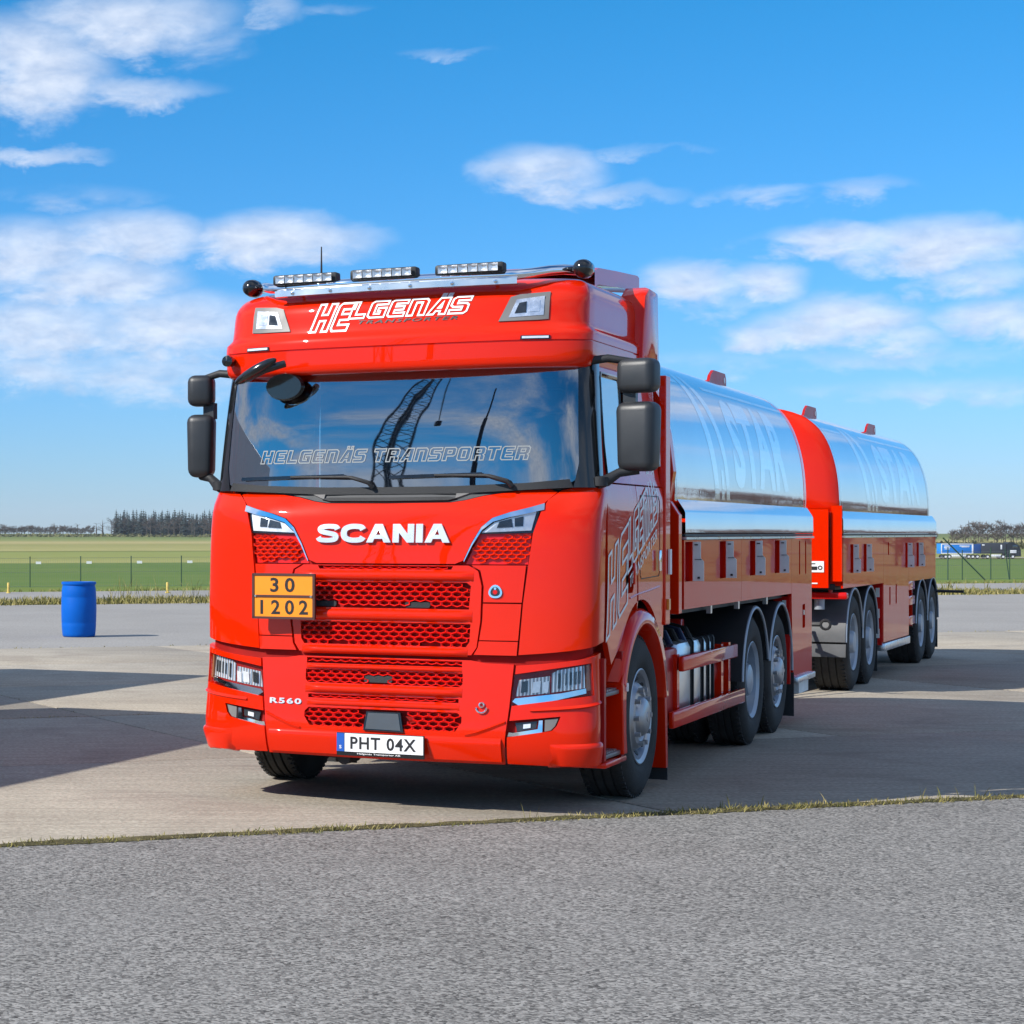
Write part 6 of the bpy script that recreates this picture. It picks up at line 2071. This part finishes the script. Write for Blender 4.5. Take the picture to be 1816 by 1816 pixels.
# brown trees beyond the right edge of the picture, mirrored in the tank
for k in range(44):
    azm = R(28.5 + 34 * (k + rng.random()) / 44)
    d = rng.uniform(270, 330)
    p = Vector((math.sin(azm) * d, math.cos(azm) * d, 0))
    me = tree_mesh('round', 10 + k % 4)
    if len(me.materials) == 0:
        me.materials.append(MATS['bark']); me.materials.append(MATS['twig_brown'])
    o = bpy.data.objects.new('field_tree', me); col.objects.link(o)
    o.location = (p.x, p.y, terr(p.dot(E2)) - 0.2)
    s_ = rng.uniform(0.45, 0.95) * (0.40 if k % 5 in (2, 4) else 1.0)
    o.scale = (s_ * 1.3, s_ * 1.3, s_); o.rotation_euler = (0, 0, rng.uniform(0, 6.28))
    tag(o, 'brown bare tree in the row mirrored in the polished tanks', 'tree', 'brown trees beyond the right edge')

# ================================================================== things left of and behind the picture
def parked_box(corner, name, lab, length, h):
    """box trailer parked parallel to the truck; corner is its near right rear corner on the ground"""
    o = empty(name, (corner[0], corner[1], 0), -TH, lab, 'trailer')
    MB().box((-1.25, -length / 2, (h + 1.1) / 2), (2.5, length, h - 1.1), bev=0.03).build('cargo_box', 'white', o)
    MB().box((-1.25, -length / 2, 1.02), (2.4, length - 0.2, 0.14)).build('chassis', 'chassis', o, False)
    for uu in (-1.6, -2.9, -length + 1.6):
        for v in (-0.06, -2.44):
            w_ = add_wheel(o, v, uu, 'trailer', 0.36)
            w_.rotation_euler = (0, 0, 0 if v > -1 else math.pi)
    MB().box((-1.25, -0.02, 0.55), (2.3, 0.08, 0.12)).build('underrun_bar', 'red_trim', o, False)
    for v in (-0.25, -2.25):
        MB().box((v, 0.02, 0.85), (0.3, 0.05, 0.14)).build('tail_lamp', 'amber', o, False)
    return o
parked_box((-1.37, 16.74), 'parked_box_trailer', 'white box trailer parked left of the picture nearest the truck', 8.0, 3.5)
parked_box((-1.74, 22.4), 'parked_box_trailer', 'white box trailer parked left of the picture farther back', 7.5, 3.5)
# crane behind the photographer, seen only as a reflection in the windscreen
def lattice(mb, p0, p1, w0, w1, n, r=0.06):
    p0, p1 = Vector(p0), Vector(p1)
    d = (p1 - p0).normalized(); x = d.orthogonal().normalized(); y = d.cross(x)
    def cor(k, j):
        f_ = k / n; w_ = w0 + (w1 - w0) * f_
        sx, sy = ((1, 1), (1, -1), (-1, -1), (-1, 1))[j % 4]
        return p0.lerp(p1, f_) + x * sx * w_ / 2 + y * sy * w_ / 2
    for j in range(4):
        mb.tube([cor(0, j), cor(n, j)], r * 1.5, 5)
    for k in range(n):
        for j in range(4):
            a, b_ = (cor(k, j), cor(k + 1, j + 1)) if k % 2 else (cor(k, j + 1), cor(k + 1, j))
            mb.tube([a, b_], r * 0.8, 4, cap=False)
cr = empty('lattice_crane', (-72.5, -53.5, 0), R(35), 'dark lattice boom crane mirrored in the windscreen', 'crane')
mb = MB(); lattice(mb, (0, 0, 2.5), (0.0, 0.0, 66), 1.7, 1.5, 40, 0.09); mb.build('boom', 'crane_dark', cr, False)
mb = MB(); mb.box((0, 1.2, 2.0), (3.0, 5.0, 2.0), bev=0.2); mb.box((0.9, -1.4, 2.4), (1.1, 1.2, 1.5), bev=0.1); mb.build('crane_house', 'crane_dark', cr)
for x in (-1.9, 1.9):
    MB().box((x, 1.0, 0.5), (0.8, 6.0, 1.0), bev=0.3).build('track', 'rubber', cr)
MB().tube([(0.0, -1.1, 66), (3.6, -2.6, 33)], 0.07, 5).build('hoist_rope', 'dark', cr)
MB().box((3.6, -2.6, 32.0), (1.2, 0.8, 2.0), bev=0.2).build('hook_block', 'crane_dark', cr)
c2 = empty('mobile_crane', (-62.4, -50.7, 0), 0, 'mobile crane with slanting dark boom mirrored in the windscreen', 'crane')
mb = MB()
b0, b1 = Vector((0.4, -0.3, 2.4)), Vector((7.2, -6.3, 44.0))
for f0, f1, w_ in ((0.0, 0.45, 1.6), (0.42, 0.72, 1.2), (0.70, 1.0, 0.7)):
    mb.tube([b0.lerp(b1, f0), b0.lerp(b1, f1)], w_ * 0.5, 6)
mb.build('boom', 'crane_dark', c2, False)
MB().box((0.0, -1.5, 1.45), (2.5, 7.5, 1.1), bev=0.15).build('carrier', 'crane_dark', c2)
MB().box((0.0, -5.6, 1.7), (2.4, 1.2, 1.8), bev=0.2).build('cab', 'crane_dark', c2)
for y in (-4.5, -2.8, 0.2, 1.6):
    for x in (-1.26, 1.26):
        w_ = link('wheel', wm_me, 'rubber', c2); w_.location = (x, y, 0.48); w_.rotation_euler = (0, 0, R(90))

# ================================================================== haze
hb = MB()
hb.add([(x, y, z) for x in (-6200, 6200) for y in (-6200, 6200) for z in (-6.2, 70.0)], [(0, 1, 3, 2), (4, 6, 7, 5), (0, 4, 5, 1), (2, 3, 7, 6), (0, 2, 6, 4), (1, 5, 7, 3)])
hm = bpy.data.materials.new('haze'); hm.use_nodes = True
t = NT(hm.node_tree)
for nd in list(t.n): t.n.remove(nd)
ho = t.new('ShaderNodeOutputMaterial'); pv = t.new('ShaderNodeVolumePrincipled')
pv.inputs['Color'].default_value = (0.80, 0.90, 1.0, 1); pv.inputs['Density'].default_value = 0.00006
t.l.new(pv.outputs[0], ho.inputs['Volume'])
MATS['haze'] = hm
o = hb.build('haze', 'haze', None, False)
tag(o, 'thin blue summer haze over the fields', 'haze', kind='stuff')
